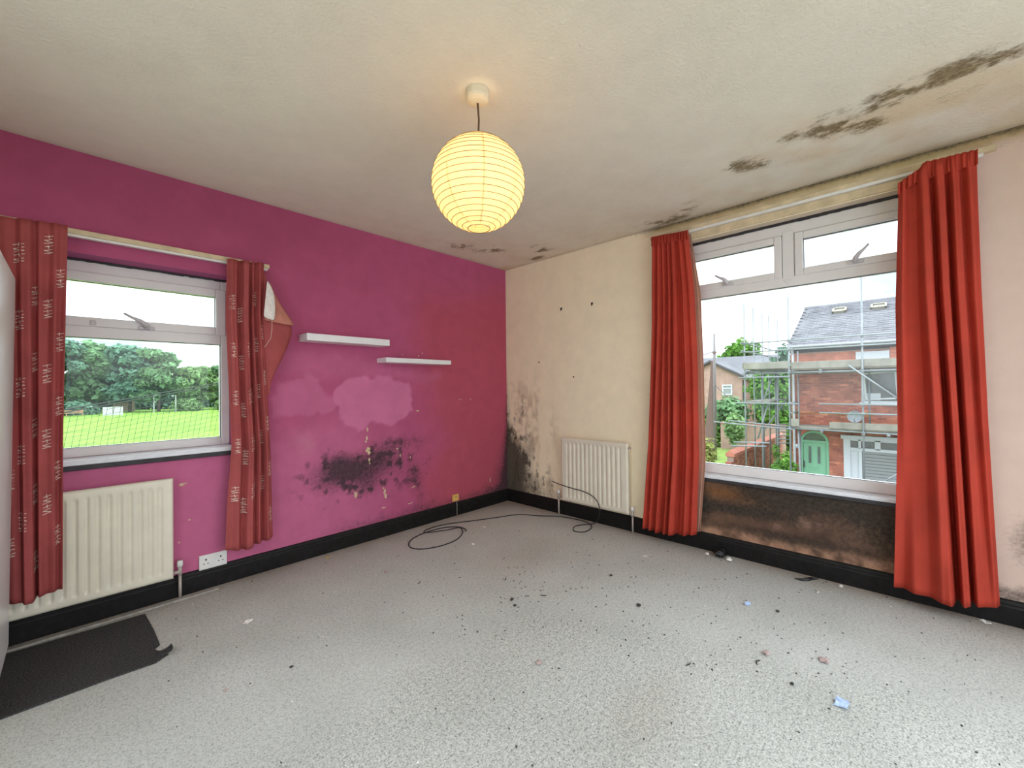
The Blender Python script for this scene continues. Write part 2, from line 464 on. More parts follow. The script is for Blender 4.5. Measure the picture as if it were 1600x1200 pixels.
def paint_back(x, z):
    n = vnoise(x, z, 1.3, 1); n2 = vnoise(x, z, 5.0, 2); n3 = vnoise(x, z, 14.0, 3)
    c = np.zeros((len(x), 3))
    base = np.array(lin(178, 85, 122)); red = np.array(lin(178, 80, 96)); pink = np.array(lin(206, 122, 160)); dk = np.array(lin(150, 68, 96))
    c[:] = base
    k = sstep(-1.35, -0.75, x + (n - .5) * .6 + (n2 - .5) * .2)[:, None] * sstep(2.5, 1.9, z + (n - .5) * .4)[:, None]
    c = c * (1 - .85 * k) + red * .85 * k
    k = (sstep(1.75, 2.3, z + (n - .5) * .5) * sstep(-1.2, -2.6, x))[:, None] * .7
    c = c * (1 - k) + dk * k
    # lower left is lighter and pinker
    k = (sstep(1.15, .75, z + (n2 - .5) * .3) * sstep(-1.2, -1.9, x + (n2 - .5) * .3))[:, None] * .38
    c = c * (1 - k) + pink * k
    # patches rubbed pale, with clear edges
    w = (n2 - .5) * .06 + (n3 - .5) * .07
    def patch(poly, soft=.012):
        poly = np.array(poly); d = np.full(len(x), 9.0); ins = np.zeros(len(x), bool)
        for i in range(len(poly)):
            a = poly[i]; b = poly[(i + 1) % len(poly)]
            t = np.clip(((x - a[0]) * (b[0] - a[0]) + (z - a[1]) * (b[1] - a[1])) / ((b - a) @ (b - a)), 0, 1)
            d = np.minimum(d, np.hypot(x - a[0] - t * (b[0] - a[0]), z - a[1] - t * (b[1] - a[1])))
            cr = ((a[1] > z) != (b[1] > z)) & (x < (b[0] - a[0]) * (z - a[1]) / (b[1] - a[1] + 1e-12) + a[0])
            ins ^= cr
        sd = np.where(ins, d, -d) + w
        return sstep(-soft, soft, sd)[:, None]
    p1 = patch([(-1.894, 1.205), (-1.769, 1.30), (-1.466, 1.33), (-1.22, 1.28), (-1.19, 1.037), (-1.287, .975), (-1.398, .927), (-1.499, .918), (-1.584, .95), (-1.693, .882), (-1.797, .925), (-1.856, 1.018)])
    p2 = patch([(-2.30, 1.26), (-2.058, 1.33), (-1.966, 1.192), (-1.84, 1.13), (-1.871, 1.043), (-2.30, 1.05)])
    p3 = patch([(-2.25, 1.50), (-1.9, 1.50), (-1.3, 1.40), (-0.85, 1.36), (-0.95, 1.28), (-2.1, 1.32), (-2.25, 1.36)], .06)
    c = c * (1 - .62 * p1) + pink * 1.08 * .62 * p1
    c = c * (1 - .40 * p2) + pink * .40 * p2
    c = c * (1 - .25 * p3) + pink * .25 * p3
    # scuffed chalky area
    k = (blob(x, z, -1.36, .66, .13, .10) + .6 * blob(x, z, -1.7, .42, .12, .06) + .5 * blob(x, z, -2.08, .86, .08, .1))[:, None] * sstep(.45, .75, n3)[:, None]
    c = c * (1 - .55 * k) + np.array(lin(190, 140, 150)) * .55 * k
    # mould
    mo = .80 * blob(x, z, -1.76, .60, .23, .13) + .50 * blob(x, z, -1.50, .66, .16, .13) + .42 * blob(x, z, -1.30, .76, .20, .07) \
        + .48 * blob(x, z, -1.17, .44, .09, .12) + .38 * blob(x, z, -1.62, .44, .10, .10) + .40 * blob(x, z, -1.86, .66, .10, .1) + .28 * blob(x, z, -1.95, .50, .18, .16) \
        + .26 * blob(x, z, -1.12, .27, .14, .12) + .25 * blob(x, z, -1.1, .76, .08, .08) + .2 * blob(x, z, -2.1, .6, .15, .15)
    mo = mo + .95 * np.exp(-np.maximum(-x, 0) / .10) * sstep(1.15, .35, z + (n2 - .5) * .3) + .5 * np.exp(-np.maximum(-x, 0) / .05) * sstep(2.2, .9, z)
    mo = mo + .45 * np.exp(-np.maximum(-x, 0) / .30) * sstep(.55, .25, z + (n2 - .5) * .3)
    mo = mo + .42 * sstep(.24, .13, z + (n3 - .5) * .08) * sstep(-2.6, -1.5, x) + .12 * sstep(.4, .15, z)
    mo = mo + .22 * blob(x, z, -.75, .50, .03, .25) + .18 * blob(x, z, -.2, 1.2, .08, .2)
    sp = sstep(.55, .72, vnoise(x, z, 22.0, 4, 3))
    mo = mo + sp * (.40 * blob(x, z, -1.70, .58, .42, .26) + .30 * blob(x, z, -1.3, .5, .4, .35) + .22 * blob(x, z, -2.0, .5, .35, .3))
    mo = mo + .30 * blob(x, z, -1.30, .58, .22, .16) + .22 * blob(x, z, -1.55, .45, .35, .16) + .2 * blob(x, z, -1.0, .6, .12, .15)
    return c, np.clip(mo, 0, 1.2)


paint_back.base = lin(174, 92, 136)  # reveal colour made paler and pinker to stand in for daylight on the soffit


def paint_right(y, z):
    n = vnoise(y, z, 1.3, 5); n2 = vnoise(y, z, 5.0, 6); n3 = vnoise(y, z, 15.0, 7); st = vnoise(y * 7, z * 1.2, 2.0, 8)
    c = np.zeros((len(y), 3))
    c[:] = np.array(lin(242, 229, 200))
    pk = np.array(lin(212, 184, 174)); yl = np.array(lin(176, 152, 104)); br = np.array(lin(120, 92, 62)); bg = np.array(lin(168, 140, 112))
    k = sstep(-3.3, -3.42, y)[:, None] * .85
    c = c * (1 - k) + pk * k
    # darker yellow band above the curtain batten
    k = (sstep(2.43, 2.47, z + (n3 - .5) * .02) * sstep(-1.55, -1.75, y))[:, None] * .8
    c = c * (1 - k) + yl * k
    # damp tide marks near the corner
    k = (sstep(.95, .25, -y + (n2 - .5) * .5) * sstep(1.7, .5, z + (n - .5) * .8) * sstep(.42, .62, st) * sstep(.3, .6, n3))[:, None] * .6
    c = c * (1 - k) + bg * k
    mo = 1.15 * np.exp(-np.maximum(-y, 0) / .15) * sstep(1.0, .35, z + (n2 - .5) * .3) + .45 * np.exp(-np.maximum(-y, 0) / .10) * sstep(1.9, .9, z + (n - .5) * .5)
    mo = mo + .50 * blob(y, z, -.18, .40, .16, .22) + .30 * blob(y, z, -.34, .62, .07, .16) + .36 * blob(y, z, -.42, .24, .20, .10) + .25 * blob(y, z, -.22, 1.0, .08, .2)
    mo = mo + .32 * sstep(.24, .12, z + (n3 - .5) * .08) * sstep(-1.7, -.9, y) + .30 * blob(y, z, -.60, .3, .05, .08) + .22 * blob(y, z, -.47, .62, .02, .12)
    mo = mo + .25 * blob(y, z, -.55, 1.92, .07, .012) + .22 * blob(y, z, -.535, 1.8, .01, .03) + .15 * blob(y, z, -.95, 1.7, .08, .01)
    # soaked plaster under the window
    reg = sstep(-1.88, -1.98, y + (n2 - .5) * .08) * sstep(-3.34, -3.26, y) * sstep(.56, .54, z)
    mix = np.clip(vnoise(y * 1.0, z * 2.2, 2.2, 9) * 1.5 - .25, 0, 1)[:, None]
    wet = np.array(lin(82, 62, 52)) * (1 - mix) + np.array(lin(140, 106, 84)) * mix
    ora = (blob(y, z, -2.25, .44, .28, .05) * .7)[:, None]
    wet = wet * (1 - ora) + np.array(lin(140, 92, 48)) * ora
    low = (sstep(.21, .15, z + (n2 - .5) * .08) * .8 * sstep(.25, .6, n3))[:, None]
    wet = wet * (1 - low) + np.array(lin(185, 142, 116)) * low
    chalk = (blob(y, z, -2.50, .40, .05, .12) * .8 + blob(y, z, -2.62, .34, .2, .05) * .5 + blob(y, z, -2.9, .30, .15, .05) * .5)[:, None] * sstep(.5, .7, n3)[:, None]
    wet = wet * (.62 + .76 * vnoise(y, z, 24.0, 10)[:, None])
    wet = wet * (1 - chalk) + np.array(lin(190, 150, 130)) * chalk
    c = c * (1 - reg[:, None]) + wet * reg[:, None]
    dark = .66 * sstep(.30, .56, z + (n2 - .5) * .35) * sstep(-2.05, -2.75, y) + .50 * blob(y, z, -2.75, .48, .35, .09) + .42 * blob(y, z, -2.3, .33, .35, .05) \
        + .40 * blob(y, z, -3.15, .33, .25, .14) + .40 * blob(y, z, -2.0, .35, .10, .14) + .30 * blob(y, z, -2.6, .2, .4, .04) + .3 * sstep(.49, .55, z)
    mo = mo + reg * np.clip(dark * 1.25 + .24, 0, 1.05)
    # beside the last curtain
    mo = mo + .50 * blob(y, z, -3.60, .42, .10, .16) + .55 * sstep(.24, .16, z + (n3 - .5) * .1) * sstep(-3.4, -3.45, y) + .12 * blob(y, z, -3.54, .75, .06, .1)
    mo = mo + .40 * sstep(2.44, 2.5, z + (n2 - .5) * .05) * sstep(-1.4, -1.8, y) + .25 * sstep(2.46, 2.5, z)
    mo = mo + .3 * blob(y, z, -3.55, 2.43, .12, .03)
    sp = sstep(.52, .72, vnoise(y * 1.3, z * .8, 20.0, 16, 3))
    mo = mo + sp * (.35 * blob(y, z, -.15, .75, .25, .55) + .30 * blob(y, z, -.45, .35, .35, .25))
    return c, np.clip(mo * 1.3, 0, 1.3)


paint_right.base = lin(214, 198, 176)


def paint_ceiling(x, y):
    n = vnoise(x, y, 1.0, 12); n2 = vnoise(x, y, 5.0, 13); n3 = vnoise(x, y, 16.0, 14)
    c = np.zeros((len(x), 3)); c[:] = np.array(lin(221, 214, 198))
    st = np.array(lin(206, 182, 146)); gr = np.array(lin(170, 160, 142))
    k = (np.exp(y / .35) * sstep(-2.2, -.8, x) * .5 + np.exp(x / .30) * .45 + .7 * blob(x, y, -.5, -3.1, .35, .8))[:, None] * sstep(.25, .75, n2)[:, None]
    k = np.clip(k, 0, .8)
    c = c * (1 - k) + st * k
    k = (sstep(.05, .0, -x + (n3 - .5) * .05) * .5 + sstep(.06, 0, -y) * .3)[:, None]
    c = c * (1 - k) + gr * k
    b2 = lambda x, y, cx, cy, rx, ry, rot=0.0: blob(x, y, cx, cy, rx * 1.3, ry * 1.3, rot)
    mo = .66 * b2(x, y, -.70, -3.05, .09, .18, .1) + .55 * b2(x, y, -.77, -3.28, .06, .14, -.1) + .60 * b2(x, y, -.66, -2.84, .07, .15, .2) + .38 * b2(x, y, -.53, -3.12, .06, .12) \
        + .34 * b2(x, y, -.74, -3.50, .08, .14) + .30 * b2(x, y, -.62, -3.35, .10, .16) + .58 * b2(x, y, -.52, -2.55, .06, .13, .3) + .42 * b2(x, y, -.60, -2.46, .06, .09) \
        + .22 * b2(x, y, -.42, -2.9, .08, .2) + .42 * b2(x, y, -.28, -2.18, .05, .10) + .66 * b2(x, y, -.12, -1.80, .07, .18, .2) + .60 * b2(x, y, -.22, -2.0, .06, .1) + .22 * b2(x, y, -.06, -2.3, .05, .4)
    mo = mo + .72 * b2(x, y, -.27, -.74, .12, .09, .5) + .85 * b2(x, y, -.12, -.52, .07, .08) + .66 * b2(x, y, -.62, -.40, .17, .08, -.3) + .72 * b2(x, y, -.92, -.26, .14, .055) \
        + .22 * b2(x, y, -1.6, -.25, .3, .05) + .20 * b2(x, y, -.5, -.2, .4, .08) + .25 * np.exp(x / .04) * sstep(-1.2, -1.6, y)
    sp = sstep(.38, .70, vnoise(x * 1.4, y * .8, 9.0, 15))
    return c, np.clip(mo * (.42 + 1.15 * sp), 0, 1.2)


paint_ceiling.base = lin(220, 213, 197)


def paint_floor(x, y):
    n = vnoise(x, y, .9, 21); n2 = vnoise(x, y, 4.0, 22)
    c = np.zeros((len(x), 3)); c[:] = np.array(lin(193, 195, 191))
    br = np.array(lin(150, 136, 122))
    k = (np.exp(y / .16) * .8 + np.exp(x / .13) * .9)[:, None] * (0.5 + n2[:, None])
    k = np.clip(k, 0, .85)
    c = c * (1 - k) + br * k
    k = (blob(x, y, -1.05, -1.15, .5, .25) * .35 + blob(x, y, -1.75, -2.45, .3, .12) * .3)[:, None]
    c = c * (1 - k) + np.array(lin(168, 158, 146)) * k
    # walked-flat pile near the windows and edges, fluffier in the middle of the room
    d = np.maximum(np.abs((x + 2.2) + .3 * (y + 2.6)) / 1.05, np.abs(y + 2.75) / 1.15)
    a = sstep(1.08, .85, d + (n2 - .5) * .25)
    return c, np.clip(.25 + .75 * a, 0, 1)


paint_floor.base = lin(180, 180, 175)

T = 0.30
wall_back = surface_grid('wall_back', cuts(XL, 0.0, .0135, W1[:2]), cuts(0, H, .0135, W1[2:]), [W1], lambda u, v: (u, 0.0, v),
                         [(XL - T, W1[0], .002, T, G, H), (W1[1], T, .002, T, G, H), (W1[0], W1[1], .002, T, G, W1[2]), (W1[0], W1[1], .002, T, W1[3], H)], paint_back, M['purple'])
wall_right = surface_grid('wall_right', cuts(YR, 0.0, .0135, W2[:2]), cuts(0, H, .0135, W2[2:]), [W2], lambda u, v: (0.0, u, v),
                          [(.002, T, YR - T, W2[0], G, H), (.002, T, W2[1], .0, G, H), (.002, T, W2[0], W2[1], G, W2[2]), (.002, T, W2[0], W2[1], W2[3], H)], paint_right, M['cream'])
ceiling = surface_grid('ceiling', cuts(XL, 0, .018), cuts(YR, 0, .018), [], lambda u, v: (u, v, H), [(XL - T, T, YR - T, T, H + .002, H + .2)], paint_ceiling, M['ceiling'])
floor = surface_grid('floor', cuts(XL, 0, .025), cuts(YR, 0, .025), [], lambda u, v: (u, v, 0.0), [(XL - T, T, YR - T, T, -.2, -.002)], paint_floor, M['carpet'])
# walls behind the photographer: plain, with invented openings added to let in fill daylight
M['plain_wall'] = plain('plain_cream_wall', lin(222, 210, 190), 0.9, var=.04)
LW = (-3.5, -1.3, .75, 2.25)
wl = MB().box(XL - T, XL, YR - T, LW[0], 0, H).box(XL - T, XL, LW[1], 0, 0, H).box(XL - T, XL, LW[0], LW[1], 0, LW[2]).box(XL - T, XL, LW[0], LW[1], LW[3], H)
wall_left = wl.build('wall_left', M['plain_wall'])
RW = (-3.6, -0.5, .10, 2.35)
wr = MB().box(XL, RW[0], YR - T, YR, 0, H).box(RW[1], T, YR - T, YR, 0, H).box(RW[0], RW[1], YR - T, YR, 0, RW[2]).box(RW[0], RW[1], YR - T, YR, RW[3], H)
wall_rear = wr.build('wall_rear', M['plain_wall'])
for o in (wall_back, wall_right, ceiling, floor, wall_left, wall_rear): o['kind'] = 'structure'
tag(wall_back, 'purple painted wall with mould and pale scuffed patches')
tag(wall_right, 'cream painted wall with mould in the corner and under the window')
tag(ceiling, 'off-white textured ceiling with brown mould patches')
tag(floor, 'worn grey speckled carpet covering the floor')
tag(wall_left, 'plain cream wall behind the tall white appliance')
tag(wall_rear, 'plain cream wall behind the camera')

# skirting boards (black gloss) with a moulded top
SK = [(0, 0), (-.018, 0), (-.018, .090), (-.014, .098), (-.014, .108), (-.008, .120), (0, .126)]
sb = MB().prism([(q[0], q[1]) for q in SK], 'x', XL, 0)
bb = sb.build('baseboard_back', M['black_gloss']); tag(bb, 'black gloss skirting along the purple wall', kind='structure')
sb = MB().prism([(q[0], q[1]) for q in SK], 'y', YR, -.018)
br_ = sb.build('baseboard_right', M['black_gloss']); tag(br_, 'black gloss skirting along the cream wall', kind='structure')


# flakes of bare plaster where the purple paint has come away
def flake_mesh(pts, wall, seed):
    r = random.Random(seed); mb = MB()
    for (a, z, s, t) in pts:
        n = 9; poly = []
        for k in range(n):
            an = 2 * PI * k / n; rr = r.uniform(.55, 1.15)
            poly.append((a + math.cos(an) * s * rr, z + math.sin(an) * t * rr))
        mb.prism(poly, 'y' if wall == 'back' else 'x', 0.001, -.0012)
    return mb


fl = flake_mesh([(-1.617, .90, .010, .020), (-1.623, .83, .012, .018), (-1.63, .80, .008, .012), (-1.613, .735, .022, .024), (-1.605, .705, .014, .018), (-1.603, .651, .010, .022), (-1.60, .62, .006, .010),
                 (-1.469, .367, .011, .03), (-1.457, .33, .014, .022), (-1.718, .384, .013, .024), (-1.726, .405, .006, .012), (-1.23, .216, .018, .006), (-1.21, .222, .008, .006), (-1.143, 1.023, .018, .007), (-1.183, .358, .014, .008),
                 (-1.20, .352, .006, .006), (-1.476, .235, .02, .005), (-2.806, .66, .016, .008), (-2.79, .664, .009, .005), (-2.819, .315, .006, .006), (-.26, .26, .006, .03), (-.66, 1.112, .007, .007), (-.63, 1.108, .006, .005), (-.52, 1.109, .006, .009),
                 (-1.084, 1.54, .006, .007), (-1.125, 1.515, .009, .005), (-1.29, 1.515, .004, .006), (-2.4, .53, .006, .004), (-2.77, .44, .007, .004), (-1.48, .395, .008, .012), (-1.22, .62, .006, .01), (-1.35, .71, .012, .006), (-1.32, .65, .006, .014)], 'back', 4).build('bare_plaster_flake', M['plaster'], wall_back, kind='stuff')
fl['label'] = 'flakes of bare plaster showing through the purple paint'

# ------------------------------------------------------------------ windows
def rect_frame(mb, a0, a1, z0, z1, w, d0, d1, axis, wb=None, wt=None):
    wb = wb or w; wt = wt or w
    def bx(p0, p1, q0, q1):
        mb.box(p0, p1, d0, d1, q0, q1) if axis == 'y' else mb.box(d0, d1, p0, p1, q0, q1)
    bx(a0, a0 + w, z0, z1); bx(a1 - w, a1, z0, z1); bx(a0 + w, a1 - w, z0, z0 + wb); bx(a0 + w, a1 - w, z1 - wt, z1)
    return mb


def stay_handle(parent, base, tip, axis, flip):
    """cockspur handle: base plate, pivot boss and a long tapering lever"""
    b = Vector(base); t = Vector(tip)
    mb = MB()
    if axis == 'y':
        mb.box(b.x - .038, b.x + .038, b.y - .008, b.y + .012, b.z - .012, b.z + .010)
        inw = Vector((0, -1, 0)); side = Vector((1, 0, 0))
    else:
        mb.box(b.x - .008, b.x + .012, b.y - .038, b.y + .038, b.z - .012, b.z + .010)
        inw = Vector((-1, 0, 0)); side = Vector((0, 1, 0))
    pl = mb.build('handle_plate', M['handle'], parent, bevel=.004)
    mb = MB()
    p0 = b + inw * .010; p1 = b + inw * .035 + Vector((0, 0, .012))
    mid = p1.lerp(t, .3) + Vector((0, 0, .006))
    mb.tube([p0, p1], [.013, .013], 10)
    mb.tube([p1 - (t - p1) * .08, p1, mid, p1.lerp(t, .65), t], [.009, .015, .012, .008, .006], 8)
    mb.build('handle_lever', M['handle'], parent, smooth=True)


# left window
win1 = empty('window_1', (-3.0, .17, .86), 'white plastic window in the purple wall, playing field beyond', kind='structure')
x0, x1 = W1[0], W1[1]; y0, y1 = .135, .205; z0, z1 = .865, 1.95
mb = rect_frame(MB(), x0, x1, z0, z1, .048, y0, y1, 'y', .05, .064)
mb.build('window_frame', M['upvc'], win1, bevel=.006)
MB().box(x0 + .048, x1 - .048, y0, y1, 1.527, 1.592).build('transom', M['upvc'], win1, bevel=.005)
sash = rect_frame(MB(), x0 + .03, x1 - .022, 1.588, 1.892, .055, y0 - .012, y1 - .01, 'y', .052, .052).build('sash', M['upvc'], win1, bevel=.006)
MB().box(x0 + .084, x1 - .076, .165, .171, 1.639, 1.841).build('pane', M['glass'], sash)
g = rect_frame(MB(), x0 + .082, x1 - .074, 1.637, 1.843, .004, .150, .164, 'y').build('gasket', M['gasket'], sash)
MB().box(x0 + .047, x1 - .047, .168, .174, .914, 1.528).build('pane', M['glass'], win1)
rect_frame(MB(), x0 + .046, x1 - .046, .913, 1.529, .004, .150, .167, 'y').build('gasket', M['gasket'], win1)
stay_handle(sash, (-2.952, .122, 1.600), (-3.055, .075, 1.672), 'y', 1)
MB().box(-3.19, -3.165, y0 - .018, y0 - .011, 1.596, 1.622).build('keeper', M['handle'], sash, bevel=.002)
MB().box(x0 - .0, x1 + .0, -.03, y0 + .02, .838, .864).build('sill', M['sill'], win1, bevel=.006)
MB().box(x0 - .02, x1 + .02, -.024, -.001, .812, .8378).build('sill_edge', M['dark_edge'], win1, bevel=.003)
# ragged filler bead at the head of the reveal
mb = MB(); r = random.Random(3)
for i in range(36):
    a = x0 + (x1 - x0) * i / 36; b = x0 + (x1 - x0) * (i + 1) / 36
    mb.box(a, b, .130 - r.random() * .006, .15, 1.951 - r.random() * .006, 1.961)
mb.build('filler_bead', M['dark_edge'], win1, kind='stuff')

# right window
win2 = empty('window_2', (.12, -2.6, .56), 'wide white plastic window in the cream wall, brick house beyond', kind='structure')
a0, a1 = W2[0], W2[1]; d0, d1 = .085, .155; z0, z1 = .56, 2.315
rect_frame(MB(), a0, a1, z0, z1, .06, d0, d1, 'x', .066, .075).build('window_frame', M['upvc'], win2, bevel=.006)
MB().box(d0, d1, a0 + .06, a1 - .06, 1.888, 1.955).build('transom', M['upvc'], win2, bevel=.005)
mb = MB().box(d0 - .003, d1, -2.630, -2.563, 1.93, 2.262)
mb.prism([(-2.630, 1.931), (-2.563, 1.931), (-2.5965, 1.90)], 'x', d0 - .003, d0 + .01)
mb.prism([(-2.630, 2.261), (-2.563, 2.261), (-2.5965, 2.292)], 'x', d0 - .003, d0 + .01)
mb.build('mullion', M['upvc'], win2, bevel=.004)
for (s0, s1, hb, ht) in ((-2.560, a1 - .045, (d0 - .018, -2.222, 1.968), (d0 - .07, -2.150, 2.035)), (a0 + .045, -2.634, (d0 - .018, -2.950, 1.975), (d0 - .07, -3.015, 2.058))):
    sash = rect_frame(MB(), s0, s1, 1.950, 2.238, .046, d0 - .012, d1 - .01, 'x').build('sash', M['upvc'], win2, bevel=.006)
    MB().box(.118, .124, s0 + .045, s1 - .045, 1.995, 2.193).build('pane', M['glass'], sash)
    rect_frame(MB(), s0 + .044, s1 - .044, 1.994, 2.194, .004, .100, .117, 'x').build('gasket', M['gasket'], sash)
    stay_handle(sash, hb, ht, 'x', 1)
MB().box(.118, .124, a0 + .059, a1 - .059, .625, 1.889).build('pane', M['glass'], win2)
rect_frame(MB(), a0 + .058, a1 - .058, .624, 1.890, .004, .100, .117, 'x').build('gasket', M['gasket'], win2)
MB().box(-.022, d0 + .02, a0 - .02, a1 + .02, .536, .559).build('sill', M['sill'], win2, bevel=.005)
MB().box(-.018, -.001, a0 - .02, a1 + .02, .512, .5358).build('sill_edge', M['dark_edge'], win2, bevel=.003)
mb = MB(); r = random.Random(5)
for i in range(44):
    a = a0 + (a1 - a0) * i / 44; b = a0 + (a1 - a0) * (i + 1) / 44
    mb.box(.08 - r.random() * .004, .10, a, b, 2.316 - r.random() * .006, 2.331)
mb.build('filler_bead', M['dark_edge'], win2, kind='stuff')

# ------------------------------------------------------------------ curtain battens
t = empty('curtain_batten', (-2.93, -.02, 2.05), 'thin cream timber batten above the window in the purple wall', 'curtain rail')
MB().box(-3.56, -2.336, -.045, -.001, 2.045, 2.073).build('batten', M['batten'], t, bevel=.003)
MB().box(-3.54, -2.345, -.042, -.012, 2.032, 2.0445).build('track', M['track'], t, bevel=.002)
t = empty('curtain_batten', (-.02, -2.6, 2.41), 'long grimy timber batten and track above the wide window', 'curtain rail')
MB().box(-.035, -.001, -3.515, -1.675, 2.403, 2.431).build('batten', M['batten'], t, bevel=.003)
MB().box(-.036, -.010, -3.47, -1.70, 2.385, 2.4025).build('track', M['track'], t, bevel=.002)
MB().box(-.016, -.001, -3.29, -1.70, 2.335, 2.384).build('fascia_board', M['batten'], t, bevel=.002)

# ------------------------------------------------------------------ curtains
def interp(v, pts):
    return np.interp(v, [p[0] for p in pts], [p[1] for p in pts])


class Curtain:
    """hanging cloth: u across (0..1), v down (0..1)"""
    def __init__(s, axis, left, right, ztop, zbot, nf, amp, base, seed, warp=.35, drift=.25, sharp=1.0):
        s.__dict__.update(locals())
        r = np.random.default_rng(seed)
        s.ph = r.random(6) * 6.28; s.am = r.uniform(.55, 1.0, 40)

    def at(s, u, v):
        u = np.asarray(u, float); v = np.asarray(v, float)
        L = interp(v, s.left); R = interp(v, s.right)
        uu = u + s.warp / s.nf * .5 * np.sin(2 * PI * u * 1.0 + s.ph[0]) * (1 + 0 * v) + s.drift / s.nf * np.sin(2.2 * v + s.ph[1]) * np.sin(PI * u)
        ph = uu * s.nf * 2 * PI
        idx = np.clip((uu * s.nf).astype(int) + 4, 0, 39)
        k = uu * s.nf + 4
        i0 = np.clip(np.floor(k).astype(int), 0, 38); f = k - np.floor(k)
        am = s.am[i0] * (1 - f) + s.am[i0 + 1] * f
        w = np.sin(ph + s.ph[2]) + .28 * np.sin(2 * ph + s.ph[3] + v * .8)
        A = interp(v, s.amp)
        d = s.base + A * w * am + .35 * A * np.sin(2 * PI * u * 1.5 + s.ph[4] + v * 1.3)
        sidew = (R - L) / s.nf * .16 * np.cos(ph + s.ph[2]) * np.sin(PI * np.clip(u, 0, 1)) * np.clip(v * 6, 0, 1)
        h = L + (R - L) * u + sidew
        zt = interp(u, s.ztop); zb = interp(u, s.zbot)
        z = zt + (zb - zt) * v
        d = np.maximum(d, .022)
        return (h, -d, z) if s.axis == 'y' else (-d, h, z)

    def mesh(s, nu, nv, u0=0.0, u1=1.0):
        U, V = np.meshgrid(np.linspace(u0, u1, nu), np.linspace(0, 1, nv), indexing='ij')
        x, y, z = s.at(U.ravel(), V.ravel())
        vs = np.stack([x, y, z], 1)
        fs = [(i * nv + j, (i + 1) * nv + j, (i + 1) * nv + j + 1, i * nv + j + 1) for i in range(nu - 1) for j in range(nv - 1)]
        return MB().add(vs, fs)


class KnotCurtain(Curtain):
    """folds given one by one: knots of (u_top, depth_top, u_bottom, depth_bottom)"""
    def __init__(s, axis, left, right, ztop, zbot, knots, amp, base, seed):
        s.__dict__.update(locals())
        s.k = np.array(knots, float)
        r = np.random.default_rng(seed); s.ph = r.random(6) * 6.28

    def at(s, u, v):
        u = np.asarray(u, float); v = np.asarray(v, float)
        w = np.clip(v, 0, 1) ** .7
        L = interp(v, s.left); R = interp(v, s.right)
        d = np.zeros_like(u); K = s.k
        U = K[:, 0][None] * (1 - w[:, None]) + K[:, 2][None] * w[:, None]
        D = K[:, 1][None] * (1 - w[:, None]) + K[:, 3][None] * w[:, None]
        D = D + .06 * np.sin(v[:, None] * 5.0 + np.arange(len(K))[None] * 1.9 + s.ph[0])
        n = len(K)
        i = np.clip((U <= u[:, None]).sum(1) - 1, 0, n - 2); q = np.arange(len(u))
        t = np.clip((u - U[q, i]) / np.maximum(U[q, i + 1] - U[q, i], 1e-4), 0, 1)
        t = t * t * (3 - 2 * t)
        f = D[q, i] * (1 - t) + D[q, i + 1] * t
        A = interp(v, s.amp)
        d = s.base + A * (2 * f - 1) + .004 * np.sin(v * 9 + u * 7 + s.ph[1])
        h = L + (R - L) * u
        z = interp(u, s.ztop) * (1 - v) + interp(u, s.zbot) * v
        d = np.maximum(d, .022)
        return (h, -d, z) if s.axis == 'y' else (-d, h, z)


# plain red pair at the wide window
c1 = KnotCurtain('x', [(0, -1.715), (.3, -1.70), (.7, -1.655), (1, -1.592)], [(0, -2.000), (.2, -2.035), (.45, -2.050), (.75, -2.052), (1, -2.022)],
             [(0, 2.395), (1, 2.372)], [(0, .078), (.4, .070), (1, .118)], [(0, .2, 0, .2), (.06, .8, .05, .7), (.12, .2, .11, .2), (.19, .9, .17, .75), (.25, .2, .23, .25), (.31, .8, .31, .8), (.38, .2, .37, .2), (.45, .9, .46, .85), (.50, .25, .50, .3), (.56, 1, .57, 1), (.60, .9, .62, .95), (.64, .1, .66, .25), (.70, .5, .75, .5), (.76, .95, .84, 1), (.82, .3, .87, .45), (.90, .8, .94, .6), (1, .3, 1, .3)],
             [(0, .016), (.12, .022), (.4, .034), (1, .042)], .092, 31)
cu = c1.mesh(220, 60).build('curtain', M['red_cloth'], smooth=True, solid=.002)
tag(cu, 'narrow plain red curtain between radiator and wide window', 'curtain', 'plain red curtains at the wide window')
hd = Curtain('x', [(0, -1.712), (1, -1.712)], [(0, -2.003), (1, -2.003)], [(0, 2.402), (1, 2.380)], [(0, 2.33), (1, 2.31)], 13, [(0, .008), (1, .010)], .098, 32)
hd.mesh(120, 6).build('gathered_heading', M['red_cloth'], cu, smooth=True, solid=.003)
ln = Curtain('x', [(0, -1.995), (.2, -2.02), (.45, -2.035), (.75, -2.04), (1, -2.01)], [(0, -2.004), (.2, -2.07), (.45, -2.085), (.75, -2.09), (1, -2.045)],
             [(0, 2.36), (1, 2.36)], [(0, .13), (1, .14)], 1.0, [(0, .004), (1, .008)], .055, 33)
o = ln.mesh(16, 40).build('lining_edge', M['lining'], cu, smooth=True, solid=.002); o['label'] = 'pale pinkish lining edge facing the window'

